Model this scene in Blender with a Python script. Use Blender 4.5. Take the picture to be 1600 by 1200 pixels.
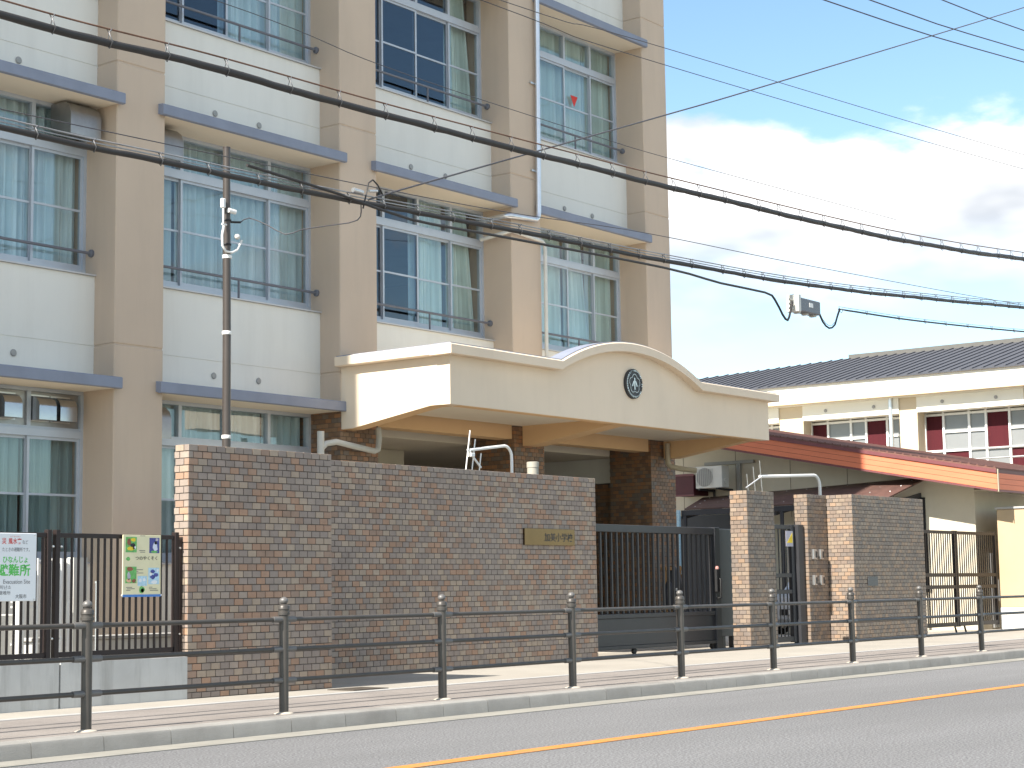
import bpy, math, random
from mathutils import Vector, Matrix, Quaternion

random.seed(7)
R = math.radians
scene = bpy.context.scene
for o in list(bpy.data.objects):
    bpy.data.objects.remove(o)

# ------------------------------------------------------------------ camera
cam_d = bpy.data.cameras.new("camera")
cam_d.sensor_fit = 'HORIZONTAL'
cam_d.sensor_width = 36.0
cam_d.lens = 36.0 * 2775.15 / 1600.0
cam_d.clip_start = 0.1
cam_d.clip_end = 2000
cam = bpy.data.objects.new("camera", cam_d)
scene.collection.objects.link(cam)
YAW, PITCH, ROLL = R(52.394), R(6.593), R(-0.830)
fw = Vector((math.sin(YAW) * math.cos(PITCH), math.cos(YAW) * math.cos(PITCH), math.sin(PITCH)))
rt = Vector((math.cos(YAW), -math.sin(YAW), 0))
up = rt.cross(fw)
rt2 = rt * math.cos(ROLL) + up * math.sin(ROLL)
up2 = up * math.cos(ROLL) - rt * math.sin(ROLL)
m3 = Matrix((rt2, up2, -fw)).transposed()
CAM = Vector((0, 0, 1.09))
cam.matrix_world = Matrix.Translation(CAM) @ m3.to_4x4()
scene.camera = cam

# ------------------------------------------------------------------ sky and sun
SUN_EL, SUN_AZ = R(41.0), R(1.0)          # the sun stands along the facade, a touch behind it
to_sun = Vector((-math.cos(SUN_EL) * math.cos(SUN_AZ), math.cos(SUN_EL) * math.sin(SUN_AZ), math.sin(SUN_EL)))
world = bpy.data.worlds.new("World")
scene.world = world
world.use_nodes = True
nt = world.node_tree
nt.nodes.clear()
N = nt.nodes.new
sky = N('ShaderNodeTexSky'); sky.sky_type = 'NISHITA'; sky.sun_disc = False
sky.sun_elevation = SUN_EL; sky.sun_rotation = math.atan2(to_sun.x, to_sun.y)
sky.altitude = 10; sky.air_density = 0.95; sky.dust_density = 0.0; sky.ozone_density = 0.45
bg = N('ShaderNodeBackground'); bg.inputs["Strength"].default_value = 0.080
outw = N('ShaderNodeOutputWorld')
tc = N('ShaderNodeTexCoord')
sep = N('ShaderNodeSeparateXYZ'); nt.links.new(tc.outputs['Generated'], sep.inputs[0])
def wmath(op, a, b=None):
    n = N('ShaderNodeMath'); n.operation = op
    for i, v in enumerate((a, b)):
        if v is None: continue
        if isinstance(v, (int, float)): n.inputs[i].default_value = v
        else: nt.links.new(v, n.inputs[i])
    return n.outputs[0]
den = wmath('ADD', wmath('MAXIMUM', sep.outputs['Z'], 0.0), 0.22)
cx = wmath('DIVIDE', sep.outputs['X'], den); cy = wmath('DIVIDE', sep.outputs['Y'], den)
comb = N('ShaderNodeCombineXYZ'); nt.links.new(cx, comb.inputs[0]); nt.links.new(cy, comb.inputs[1])
comb.inputs[2].default_value = 0.0
mapn = N('ShaderNodeMapping'); mapn.inputs['Location'].default_value = (0.18, 1.75, 0.12)
nt.links.new(comb.outputs[0], mapn.inputs[0])
noi = N('ShaderNodeTexNoise'); noi.inputs['Scale'].default_value = 1.5; noi.inputs['Detail'].default_value = 9.0
noi.inputs['Roughness'].default_value = 0.52; nt.links.new(mapn.outputs[0], noi.inputs['Vector'])
ramp = N('ShaderNodeValToRGB'); ramp.color_ramp.elements[0].position = 0.475; ramp.color_ramp.elements[1].position = 0.535
ramp.color_ramp.interpolation = 'EASE'
nt.links.new(noi.outputs['Fac'], ramp.inputs[0])
noi2 = N('ShaderNodeTexNoise'); noi2.inputs['Scale'].default_value = 2.6; noi2.inputs['Detail'].default_value = 4.0
nt.links.new(mapn.outputs[0], noi2.inputs['Vector'])
cr2 = N('ShaderNodeValToRGB')
cr2.color_ramp.elements[0].position = 0.40; cr2.color_ramp.elements[0].color = (3.5, 3.7, 4.0, 1)
cr2.color_ramp.elements[1].position = 0.56; cr2.color_ramp.elements[1].color = (6.8, 6.8, 6.8, 1)
nt.links.new(noi2.outputs['Fac'], cr2.inputs[0])
mixw = N('ShaderNodeMixRGB')
low = N('ShaderNodeMapRange'); low.interpolation_type = 'SMOOTHSTEP'; low.inputs[1].default_value = 0.135; low.inputs[2].default_value = 0.205
nt.links.new(sep.outputs['Z'], low.inputs[0])
low.inputs[3].default_value = 0.06
nt.links.new(wmath('MULTIPLY', ramp.outputs[0], low.outputs[0]), mixw.inputs[0])
tint = N('ShaderNodeMixRGB'); tint.blend_type = 'MULTIPLY'; tint.inputs[0].default_value = 1.0; tint.inputs[2].default_value = (0.90, 1.0, 1.01, 1)   # clear maritime blue
nt.links.new(sky.outputs[0], tint.inputs[1]); nt.links.new(tint.outputs[0], mixw.inputs[1])
nt.links.new(cr2.outputs[0], mixw.inputs[2])
nt.links.new(mixw.outputs[0], bg.inputs['Color']); nt.links.new(bg.outputs[0], outw.inputs[0])

sun_d = bpy.data.lights.new("sun", 'SUN'); sun_d.energy = 4.0; sun_d.angle = R(0.53); sun_d.color = (1.0, 0.93, 0.83)
sun = bpy.data.objects.new("sun", sun_d); scene.collection.objects.link(sun)
sun.rotation_mode = 'QUATERNION'; sun.rotation_quaternion = (-to_sun).to_track_quat('-Z', 'Y'); sun.location = (0, 0, 30)
scene.view_settings.view_transform = 'Standard'
scene.view_settings.look = 'None'
scene.view_settings.gamma = 1.0
scene.view_settings.use_curve_mapping = False
scene.view_settings.exposure = 1.5
scene.cycles.max_bounces = 8
scene.cycles.transparent_max_bounces = 16
scene.cycles.use_denoising = True

# ------------------------------------------------------------------ materials
def new_mat(name):
    m = bpy.data.materials.new(name); m.use_nodes = True
    t = m.node_tree; t.nodes.clear()
    o = t.nodes.new('ShaderNodeOutputMaterial'); b = t.nodes.new('ShaderNodeBsdfPrincipled')
    t.links.new(b.outputs[0], o.inputs[0])
    return m, t, b

def mat(name, col, rough=0.8, var=0.08, scale=2.0, bump=0.0, bscale=120.0, metal=0.0, spec=0.4,
        stretch=(1, 1, 1), dirt=0.0, dirt_col=(0.05, 0.045, 0.04), dscale=1.5, dstretch=(1, 1, 0.12), speck=0.0, sscale=300., objvar=0.0):
    m, t, b = new_mat(name)
    nn = t.nodes.new; L = t.links.new
    geo = nn('ShaderNodeNewGeometry')
    mp = nn('ShaderNodeMapping'); mp.inputs['Scale'].default_value = stretch
    L(geo.outputs['Position'], mp.inputs[0])
    n1 = nn('ShaderNodeTexNoise'); n1.inputs['Scale'].default_value = scale; n1.inputs['Detail'].default_value = 6
    n1.inputs['Roughness'].default_value = 0.6
    L(mp.outputs[0], n1.inputs['Vector'])
    mr = nn('ShaderNodeMapRange'); mr.inputs[1].default_value = 0.3; mr.inputs[2].default_value = 0.7
    mr.inputs[3].default_value = 1 - var; mr.inputs[4].default_value = 1 + var
    L(n1.outputs['Fac'], mr.inputs[0])
    val = mr.outputs[0]
    if objvar:
        oi = nn('ShaderNodeObjectInfo')
        mr2 = nn('ShaderNodeMapRange'); mr2.inputs[3].default_value = 1 - objvar; mr2.inputs[4].default_value = 1 + objvar
        L(oi.outputs['Random'], mr2.inputs[0])
        mu = nn('ShaderNodeMath'); mu.operation = 'MULTIPLY'; L(val, mu.inputs[0]); L(mr2.outputs[0], mu.inputs[1]); val = mu.outputs[0]
    if speck:
        n3 = nn('ShaderNodeTexNoise'); n3.inputs['Scale'].default_value = sscale; n3.inputs['Detail'].default_value = 2
        L(geo.outputs['Position'], n3.inputs['Vector'])
        mr3 = nn('ShaderNodeMapRange'); mr3.inputs[1].default_value = 0.3; mr3.inputs[2].default_value = 0.7
        mr3.inputs[3].default_value = 1 - speck; mr3.inputs[4].default_value = 1 + speck
        L(n3.outputs['Fac'], mr3.inputs[0])
        mu = nn('ShaderNodeMath'); mu.operation = 'MULTIPLY'; L(val, mu.inputs[0]); L(mr3.outputs[0], mu.inputs[1]); val = mu.outputs[0]
    hsv = nn('ShaderNodeHueSaturation'); hsv.inputs['Color'].default_value = (*col, 1); L(val, hsv.inputs['Value'])
    colout = hsv.outputs[0]
    if dirt:
        mp2 = nn('ShaderNodeMapping'); mp2.inputs['Scale'].default_value = dstretch; L(geo.outputs['Position'], mp2.inputs[0])
        n2 = nn('ShaderNodeTexNoise'); n2.inputs['Scale'].default_value = dscale; n2.inputs['Detail'].default_value = 8; n2.inputs['Roughness'].default_value = 0.65
        L(mp2.outputs[0], n2.inputs['Vector'])
        rr = nn('ShaderNodeMapRange'); rr.inputs[1].default_value = 0.48; rr.inputs[2].default_value = 0.75; rr.inputs[3].default_value = 0; rr.inputs[4].default_value = dirt
        L(n2.outputs['Fac'], rr.inputs[0])
        mx = nn('ShaderNodeMixRGB'); L(rr.outputs[0], mx.inputs[0]); L(colout, mx.inputs[1]); mx.inputs[2].default_value = (*dirt_col, 1)
        colout = mx.outputs[0]
    L(colout, b.inputs['Base Color'])
    b.inputs['Roughness'].default_value = rough; b.inputs['Metallic'].default_value = metal
    b.inputs['Specular IOR Level'].default_value = spec
    if bump:
        nb = nn('ShaderNodeTexNoise'); nb.inputs['Scale'].default_value = bscale; nb.inputs['Detail'].default_value = 4
        L(geo.outputs['Position'], nb.inputs['Vector'])
        bu = nn('ShaderNodeBump'); bu.inputs['Strength'].default_value = bump; bu.inputs['Distance'].default_value = 0.01
        L(nb.outputs['Fac'], bu.inputs['Height']); L(bu.outputs[0], b.inputs['Normal'])
    return m

M = {}
M['beige'] = mat('beige_render', (0.535, 0.428, 0.335), 0.85, 0.05, 0.6, 0.25, 160, dirt=0.22, dirt_col=(0.31, 0.26, 0.215), dscale=2.2)
M['cream'] = mat('cream_render', (0.73, 0.715, 0.665), 0.85, 0.03, 0.7, 0.2, 160, dirt=0.22, dirt_col=(0.50, 0.48, 0.44), dscale=2.6)
M['canopy'] = mat('canopy_render', (0.74, 0.622, 0.485), 0.85, 0.04, 0.8, 0.2, 160, dirt=0.20, dirt_col=(0.54, 0.45, 0.35), dscale=2.4)
M['soffit'] = mat('soffit_paint', (0.75, 0.675, 0.55), 0.9, 0.03, 0.8)
M['beam'] = mat('beam_bounce_tint', (0.70, 0.47, 0.26), 0.85, 0.04, 0.8, 0.15, 160)  # canopy paint turned more orange: warm bounce light put into the colour
M['ledge'] = mat('ledge_blue_grey', (0.215, 0.242, 0.315), 0.6, 0.08, 3.0, dirt=0.12, dirt_col=(0.13, 0.13, 0.14))
M['groove'] = mat('joint_dark', (0.20, 0.17, 0.14), 0.9)
M['alu'] = mat('window_aluminium', (0.47, 0.51, 0.57), 0.42, 0.05, 4, metal=0.25)
M['alu_lite'] = mat('sill_aluminium', (0.52, 0.52, 0.53), 0.5, 0.06, 4, metal=0.2)
M['bar'] = mat('safety_bar_paint', (0.15, 0.155, 0.18), 0.5, 0.05, 4)
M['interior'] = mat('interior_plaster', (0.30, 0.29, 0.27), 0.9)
M['steel_panel'] = mat('stainless_panel', (0.33, 0.32, 0.31), 0.38, 0.12, 6, metal=0.85)
M['hood'] = mat('stainless_hood', (0.45, 0.45, 0.46), 0.22, 0.05, 6, metal=1.0)
M['boxgrey'] = mat('amplifier_grey', (0.16, 0.17, 0.19), 0.5, 0.08, 6, metal=0.2)
M['zinc'] = mat('galvanised_duct', (0.62, 0.64, 0.67), 0.3, 0.06, 8, metal=0.85)
M['pvc'] = mat('grey_plastic_pipe', (0.50, 0.49, 0.45), 0.5, 0.05, 4)
M['stub'] = mat('pale_plastic', (0.36, 0.34, 0.29), 0.5, 0.05, 4)
M['pvc_tan'] = mat('tan_plastic_pipe', (0.42, 0.36, 0.26), 0.5, 0.05, 4)
M['vent'] = mat('vent_grey', (0.32, 0.315, 0.30), 0.5)
M['grout'] = mat('grout', (0.105, 0.092, 0.081), 0.95, 0.15, 8)
TILE_COLS = [((0.248, 0.200, 0.172), 30), ((0.282, 0.228, 0.190), 21), ((0.338, 0.264, 0.200), 21), ((0.330, 0.202, 0.134), 18), ((0.275, 0.184, 0.134), 10)]
TILE_MATS = []
for i, (c, wgt) in enumerate(TILE_COLS):
    TILE_MATS.append(mat('tile_%s' % ('ash', 'slate', 'sand', 'rust', 'umber')[i], c, 0.55, 0.12, 7.0, 0.15, 90, objvar=0.09, speck=0.10, sscale=140, dirt=0.30, dirt_col=(0.30, 0.275, 0.245), dscale=0.8, dstretch=(1, 1, 0.8)))
BROWN_COLS = [((0.185, 0.112, 0.070), 30), ((0.245, 0.150, 0.090), 30), ((0.29, 0.148, 0.075), 20), ((0.175, 0.138, 0.112), 20)]
BROWN_MATS = []
for i, (c, wgt) in enumerate(BROWN_COLS):
    BROWN_MATS.append(mat('brown_tile_%s' % ('dark', 'mid', 'rust', 'grey')[i], c, 0.5, 0.10, 9.0, 0.15, 90, objvar=0.07))
TAN_COLS = [((0.195, 0.150, 0.120), 30), ((0.235, 0.184, 0.142), 28), ((0.265, 0.186, 0.130), 22), ((0.170, 0.140, 0.120), 20)]
TAN_MATS = []
for i, (c, wgt) in enumerate(TAN_COLS):
    TAN_MATS.append(mat('tan_tile_%s' % ('clay', 'sand', 'honey', 'stone')[i], c, 0.5, 0.12, 7.0, 0.15, 90, objvar=0.09, speck=0.08, sscale=140))
M['asphalt'] = mat('asphalt', (0.172, 0.173, 0.176), 0.92, 0.12, 0.5, 0.9, 110, speck=0.55, sscale=60, stretch=(0.3, 1, 1), dirt=0.45, dirt_col=(0.140, 0.140, 0.140), dscale=1.1, dstretch=(0.10, 1.3, 1), spec=0.2)
M['gutter'] = mat('gutter_concrete', (0.265, 0.255, 0.225), 0.9, 0.14, 2.5, 0.4, 150, speck=0.12, spec=0.2)
M['kerb'] = mat('kerb_concrete', (0.27, 0.262, 0.245), 0.9, 0.10, 3, 0.35, 130, speck=0.12, dirt=0.35, dirt_col=(0.13, 0.12, 0.11), dscale=2.5, dstretch=(1, 1, 1), objvar=0.07, spec=0.2)
M['walk'] = mat('sidewalk_brown_asphalt', (0.245, 0.222, 0.205), 0.95, 0.12, 1.2, 0.5, 200, speck=0.22, sscale=150, dirt=0.3, dirt_col=(0.19, 0.172, 0.16), dscale=1.1, dstretch=(0.3, 1, 1), spec=0.15)
M['walk_pale'] = mat('apron_concrete', (0.335, 0.312, 0.273), 0.92, 0.10, 0.9, 0.3, 180, speck=0.12, dirt=0.3, dirt_col=(0.27, 0.23, 0.19), dscale=0.8, dstretch=(0.5, 1, 1), spec=0.2)
M['edging'] = mat('edging_concrete', (0.38, 0.375, 0.36), 0.9, 0.08, 3, 0.3, 150, spec=0.2)
M['yard'] = mat('yard_concrete', (0.46, 0.42, 0.355), 0.92, 0.10, 0.8, 0.3, 150)
M['earth'] = mat('far_ground', (0.22, 0.21, 0.19), 0.95, 0.15, 0.3)
M['concrete'] = mat('base_concrete', (0.50, 0.50, 0.485), 0.9, 0.10, 2.0, 0.3, 120, dirt=0.7, dirt_col=(0.16, 0.155, 0.14), dscale=2.6, dstretch=(1.6, 1, 0.16))
M['orange'] = mat('orange_road_paint', (0.50, 0.205, 0.04), 0.8, 0.10, 6, 0.3, 200, speck=0.16, sscale=90, dirt=0.65, dirt_col=(0.22, 0.18, 0.14), dscale=5, dstretch=(0.8, 1, 1))
M['rail'] = mat('guard_rail_bronze', (0.072, 0.066, 0.060), 0.42, 0.10, 6, metal=0.3)
M['collar'] = mat('rail_sleeve', (0.15, 0.145, 0.14), 0.45, 0.06, 6, metal=0.3)
M['mortar'] = mat('mortar_collar', (0.42, 0.38, 0.32), 0.9, 0.1, 10)
M['fence'] = mat('fence_brown', (0.020, 0.012, 0.0115), 0.5, 0.10, 5)
M['gate'] = mat('gate_charcoal', (0.040, 0.041, 0.046), 0.42, 0.08, 5, metal=0.2)
M['gate_dark'] = mat('gate_black_brown', (0.016, 0.012, 0.012), 0.5, 0.08, 5)
M['gate_lite'] = mat('gate_post_grey', (0.085, 0.09, 0.098), 0.45, 0.06, 5, metal=0.2)
M['black'] = mat('black_rubber', (0.015, 0.015, 0.016), 0.6, 0.1, 10)
M['cable'] = mat('cable_sheath', (0.028, 0.026, 0.026), 0.5, 0.1, 10)
M['wire'] = mat('steel_messenger', (0.30, 0.30, 0.31), 0.4, 0.15, 8, metal=0.6)
M['hanger'] = mat('hanger_wire', (0.13, 0.13, 0.135), 0.45, 0.15, 8, metal=0.5)
M['wire_rust'] = mat('rusty_messenger', (0.16, 0.085, 0.055), 0.6, 0.2, 8, metal=0.3)
M['wire_dark'] = mat('thin_line_dark', (0.06, 0.06, 0.07), 0.5)
M['pole'] = mat('pole_brown', (0.075, 0.064, 0.058), 0.38, 0.06, 4, metal=0.3)
M['white'] = mat('white_paint', (0.75, 0.75, 0.73), 0.5, 0.04, 5)
M['offwhite'] = mat('off_white_casing', (0.60, 0.59, 0.55), 0.5, 0.05, 5)
M['silver'] = mat('brushed_steel', (0.60, 0.60, 0.60), 0.3, 0.05, 8, metal=0.9)
M['orange_red'] = mat('fascia_red', (0.62, 0.185, 0.095), 0.6, 0.06, 2.0, stretch=(1, 1, 6))
M['plum'] = mat('trim_plum', (0.16, 0.055, 0.06), 0.5, 0.08, 3)
M['rooftile'] = mat('roof_brown_red', (0.15, 0.07, 0.055), 0.7, 0.2, 6, 0.3, 60)
M['housewall'] = mat('house_wall_cream', (0.58, 0.53, 0.43), 0.85, 0.06, 1.5, 0.25, 100, dirt=0.12, dirt_col=(0.3, 0.26, 0.2))
M['yellowwall'] = mat('pale_ochre_wall', (0.47, 0.355, 0.225), 0.85, 0.05, 1.2, 0.2, 100)
M['gymwhite'] = mat('gym_white', (0.78, 0.75, 0.66), 0.8, 0.03, 1)
M['gymbeige'] = mat('gym_beige', (0.60, 0.50, 0.36), 0.8, 0.03, 1)
M['gymroof'] = mat('gym_metal_roof', (0.060, 0.063, 0.075), 0.6, 0.08, 2)
M['gymroof_trim'] = mat('gym_roof_trim', (0.11, 0.108, 0.10), 0.6)
M['redcurtain'] = mat('red_curtain', (0.065, 0.006, 0.011), 0.9, 0.12, 1.5, stretch=(1, 6, 0.3))
M['frost'] = mat('frosted_glass', (0.21, 0.22, 0.225), 0.25, 0.04, 2)
M['dark'] = mat('dark_interior', (0.02, 0.02, 0.022), 0.8)
M['maroon'] = mat('maroon_panel', (0.075, 0.012, 0.018), 0.5, 0.1, 5)
M['shed'] = mat('shed_dark_metal', (0.035, 0.036, 0.045), 0.5, 0.1, 5)
M['shed_rust'] = mat('shed_roof_brown', (0.10, 0.055, 0.045), 0.6, 0.25, 5)
M['wood'] = mat('tan_wood', (0.30, 0.17, 0.07), 0.7, 0.2, 8, stretch=(1, 1, 0.2))
M['green'] = mat('sign_green', (0.10, 0.50, 0.10), 0.6)
M['signred'] = mat('sign_red', (0.60, 0.04, 0.03), 0.6)
M['signblack'] = mat('sign_ink', (0.03, 0.03, 0.035), 0.6)
M['signgrey'] = mat('sign_grey_ink', (0.12, 0.12, 0.13), 0.6)
M['signwhite'] = mat('sign_white', (0.72, 0.75, 0.78), 0.35, 0.02, 3)
M['poster'] = mat('poster_pale_yellow', (0.70, 0.66, 0.44), 0.5, 0.05, 8)
M['blue'] = mat('poster_blue', (0.06, 0.20, 0.55), 0.5)
M['lightblue'] = mat('poster_light_blue', (0.42, 0.62, 0.75), 0.5, 0.2, 40)
M['navy'] = mat('poster_navy', (0.06, 0.07, 0.28), 0.5, 0.3, 30)
M['yellow'] = mat('yellow_print', (0.75, 0.55, 0.03), 0.5, 0.1, 20)
M['leafgreen'] = mat('green_print', (0.14, 0.42, 0.12), 0.5, 0.3, 30)
M['brownprint'] = mat('brown_print', (0.26, 0.09, 0.05), 0.5, 0.3, 30)
M['dress'] = mat('white_print', (0.62, 0.66, 0.78), 0.5, 0.1, 30)
M['skin'] = mat('peach_print', (0.70, 0.42, 0.26), 0.5, 0.1, 30)
M['greyprint'] = mat('grey_print', (0.42, 0.41, 0.48), 0.5)
M['bronze_plate'] = mat('plaque_bronze', (0.115, 0.076, 0.045), 0.16, 0.10, 3, metal=1.0)
M['emblem_dark'] = mat('emblem_dark', (0.035, 0.037, 0.042), 0.5)
M['carpaint'] = mat('car_paint_silver', (0.55, 0.58, 0.62), 0.3, 0.02, 3, metal=0.3)
M['tyre'] = mat('tyre_rubber', (0.02, 0.02, 0.02), 0.8)
M["pinklamp"] = mat("pale_red_lens", (0.40, 0.20, 0.18), 0.2)
M['redlamp'] = mat('red_lens', (0.55, 0.03, 0.03), 0.2)
M['iron'] = mat('cast_iron', (0.10, 0.085, 0.07), 0.6, 0.2, 20, metal=0.4)

def glass_mat(name, tint, ior=1.65):
    m = bpy.data.materials.new(name); m.use_nodes = True
    t = m.node_tree; t.nodes.clear()
    o = t.nodes.new('ShaderNodeOutputMaterial'); mx = t.nodes.new('ShaderNodeMixShader'); fr = t.nodes.new('ShaderNodeFresnel')
    fr.inputs['IOR'].default_value = ior
    tr = t.nodes.new('ShaderNodeBsdfTransparent'); tr.inputs[0].default_value = (*tint, 1)
    gl = t.nodes.new('ShaderNodeBsdfGlossy'); gl.inputs['Roughness'].default_value = 0.012; gl.inputs['Color'].default_value = (0.92, 0.94, 0.96, 1)
    geo = t.nodes.new('ShaderNodeNewGeometry'); nb = t.nodes.new('ShaderNodeTexNoise'); nb.inputs['Scale'].default_value = 1.3
    bu = t.nodes.new('ShaderNodeBump'); bu.inputs['Strength'].default_value = 0.06; bu.inputs['Distance'].default_value = 0.05
    mi = t.nodes.new('ShaderNodeMapRange'); mi.inputs[3].default_value = ior; mi.inputs[4].default_value = 1.0 / ior   # leaving the pane: inverse index
    t.links.new(geo.outputs['Backfacing'], mi.inputs[0]); t.links.new(mi.outputs[0], fr.inputs['IOR'])
    t.links.new(geo.outputs['Position'], nb.inputs['Vector']); t.links.new(nb.outputs['Fac'], bu.inputs['Height']); t.links.new(bu.outputs[0], gl.inputs['Normal'])
    t.links.new(fr.outputs[0], mx.inputs[0]); t.links.new(tr.outputs[0], mx.inputs[1]); t.links.new(gl.outputs[0], mx.inputs[2])
    t.links.new(mx.outputs[0], o.inputs[0])
    return m
M['glass'] = glass_mat('window_glass', (0.90, 0.925, 0.93))
M['glass_blue'] = glass_mat('coated_glass', (0.72, 0.78, 0.84), 1.62)

def cloth_mat(name, col):
    m, t, b = new_mat(name)
    nn = t.nodes.new; L = t.links.new
    geo = nn('ShaderNodeNewGeometry'); mp = nn('ShaderNodeMapping'); mp.inputs['Scale'].default_value = (1, 1, 0.06)
    L(geo.outputs['Position'], mp.inputs[0])
    n1 = nn('ShaderNodeTexNoise'); n1.inputs['Scale'].default_value = 9; n1.inputs['Detail'].default_value = 3; L(mp.outputs[0], n1.inputs['Vector'])
    cr = nn('ShaderNodeValToRGB'); cr.color_ramp.elements[0].position = 0.3; cr.color_ramp.elements[1].position = 0.7
    cr.color_ramp.elements[0].color = (*[c * 0.79 for c in col], 1); cr.color_ramp.elements[1].color = (*[min(1, c * 1.14) for c in col], 1)  # darker and lighter streaks put fold shading into the cloth colour
    L(n1.outputs['Fac'], cr.inputs[0]); L(cr.outputs[0], b.inputs['Base Color'])
    b.inputs['Roughness'].default_value = 0.95; b.inputs['Specular IOR Level'].default_value = 0.1
    return m
M['curtain'] = cloth_mat('curtain_pale_teal', (0.66, 0.775, 0.735))
M['curtain_blue'] = cloth_mat('curtain_pale_blue', (0.66, 0.765, 0.775))
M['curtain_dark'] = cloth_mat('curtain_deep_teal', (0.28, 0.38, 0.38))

# ------------------------------------------------------------------ mesh helpers
class MB:
    def __init__(s): s.v = []; s.f = []; s.m = []; s.cur = 0
    def add(s, vs, fs):
        b = len(s.v); s.v += [tuple(v) for v in vs]
        for f in fs: s.f.append(tuple(b + i for i in f)); s.m.append(s.cur)
    def box(s, x0, x1, y0, y1, z0, z1, c=0.0):
        if c <= 0:
            vs = [(x, y, z) for z in (z0, z1) for y in (y0, y1) for x in (x0, x1)]
            s.add(vs, [(0, 2, 3, 1), (4, 5, 7, 6), (0, 1, 5, 4), (2, 6, 7, 3), (0, 4, 6, 2), (1, 3, 7, 5)]); return s
        X = (x0, x1); Y = (y0, y1); Z = (z0, z1); vs = []; idx = {}
        for i in (0, 1):
            for j in (0, 1):
                for k in (0, 1):
                    sx = c if i == 0 else -c; sy = c if j == 0 else -c; sz = c if k == 0 else -c
                    idx[i, j, k, 0] = len(vs); vs.append((X[i], Y[j] + sy, Z[k] + sz))
                    idx[i, j, k, 1] = len(vs); vs.append((X[i] + sx, Y[j], Z[k] + sz))
                    idx[i, j, k, 2] = len(vs); vs.append((X[i] + sx, Y[j] + sy, Z[k]))
        cen = Vector(((x0 + x1) / 2, (y0 + y1) / 2, (z0 + z1) / 2)); fs = []
        def face(l):
            p = [Vector(vs[i]) for i in l]; n = (p[1] - p[0]).cross(p[2] - p[0]); mid = sum(p, Vector()) / len(p)
            fs.append(tuple(l) if n.dot(mid - cen) > 0 else tuple(reversed(l)))
        for i in (0, 1):
            face([idx[i, 0, 0, 0], idx[i, 1, 0, 0], idx[i, 1, 1, 0], idx[i, 0, 1, 0]])
            face([idx[0, i, 0, 1], idx[1, i, 0, 1], idx[1, i, 1, 1], idx[0, i, 1, 1]])
            face([idx[0, 0, i, 2], idx[1, 0, i, 2], idx[1, 1, i, 2], idx[0, 1, i, 2]])
        for a in (0, 1):
            for b in (0, 1):
                face([idx[a, b, 0, 0], idx[a, b, 1, 0], idx[a, b, 1, 1], idx[a, b, 0, 1]])
                face([idx[a, 0, b, 0], idx[a, 1, b, 0], idx[a, 1, b, 2], idx[a, 0, b, 2]])
                face([idx[0, a, b, 1], idx[1, a, b, 1], idx[1, a, b, 2], idx[0, a, b, 2]])
                for k in (0, 1): face([idx[a, b, k, 0], idx[a, b, k, 1], idx[a, b, k, 2]])
        s.add(vs, fs); return s
    def tube(s, pts, r, n=8, cap=True):
        pts = [Vector(p) for p in pts]; rs = r if isinstance(r, (list, tuple)) else [r] * len(pts)
        rings = []; prev = None
        for i, p in enumerate(pts):
            if i == 0: d = pts[1] - p
            elif i == len(pts) - 1: d = p - pts[i - 1]
            else: d = (pts[i + 1] - p).normalized() + (p - pts[i - 1]).normalized()
            d.normalize()
            if prev is None:
                a = Vector((0, 0, 1)) if abs(d.z) < 0.9 else Vector((1, 0, 0)); u = d.cross(a).normalized()
            else: u = (prev - d * prev.dot(d)).normalized()
            prev = u; w = d.cross(u)
            rings.append([p + (u * math.cos(2 * math.pi * k / n) + w * math.sin(2 * math.pi * k / n)) * rs[i] for k in range(n)])
        vs = [v for g in rings for v in g]; fs = []
        for i in range(len(pts) - 1):
            for k in range(n):
                a = i * n + k; b = i * n + (k + 1) % n; fs.append((a, b, b + n, a + n))
        if cap:
            fs.append(tuple(reversed(range(n)))); fs.append(tuple((len(pts) - 1) * n + k for k in range(n)))
        s.add(vs, fs); return s
    def lathe(s, c, prof, n=16, axis='z'):
        vs = []; fs = []
        for (r, h) in prof:
            for k in range(n):
                a = 2 * math.pi * k / n; p = (r * math.cos(a), r * math.sin(a), h)
                if axis == 'y': p = (p[0], h, -p[1])
                elif axis == 'x': p = (h, p[0], p[1])
                vs.append((c[0] + p[0], c[1] + p[1], c[2] + p[2]))
        for i in range(len(prof) - 1):
            for k in range(n):
                a = i * n + k; b = i * n + (k + 1) % n; fs.append((a, b, b + n, a + n))
        fs.append(tuple(reversed(range(n)))); fs.append(tuple((len(prof) - 1) * n + k for k in range(n)))
        s.add(vs, fs); return s
    def prism(s, poly, axis, a0, a1):
        """poly: 2-D points; axis 'y': poly is (x, z); 'x': poly is (y, z); 'z': poly is (x, y)"""
        def P(p, a): return {'y': (p[0], a, p[1]), 'x': (a, p[0], p[1]), 'z': (p[0], p[1], a)}[axis]
        n = len(poly)
        area = sum(poly[i][0] * poly[(i + 1) % n][1] - poly[(i + 1) % n][0] * poly[i][1] for i in range(n))
        if area < 0: poly = list(reversed(poly))
        flip = axis == 'y'
        vs = [P(p, a0) for p in poly] + [P(p, a1) for p in poly]
        fs = [tuple(reversed(range(n))), tuple(range(n, 2 * n))] + [(i, (i + 1) % n, n + (i + 1) % n, n + i) for i in range(n)]
        if flip: fs = [tuple(reversed(f)) for f in fs]
        s.add(vs, fs); return s
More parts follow.
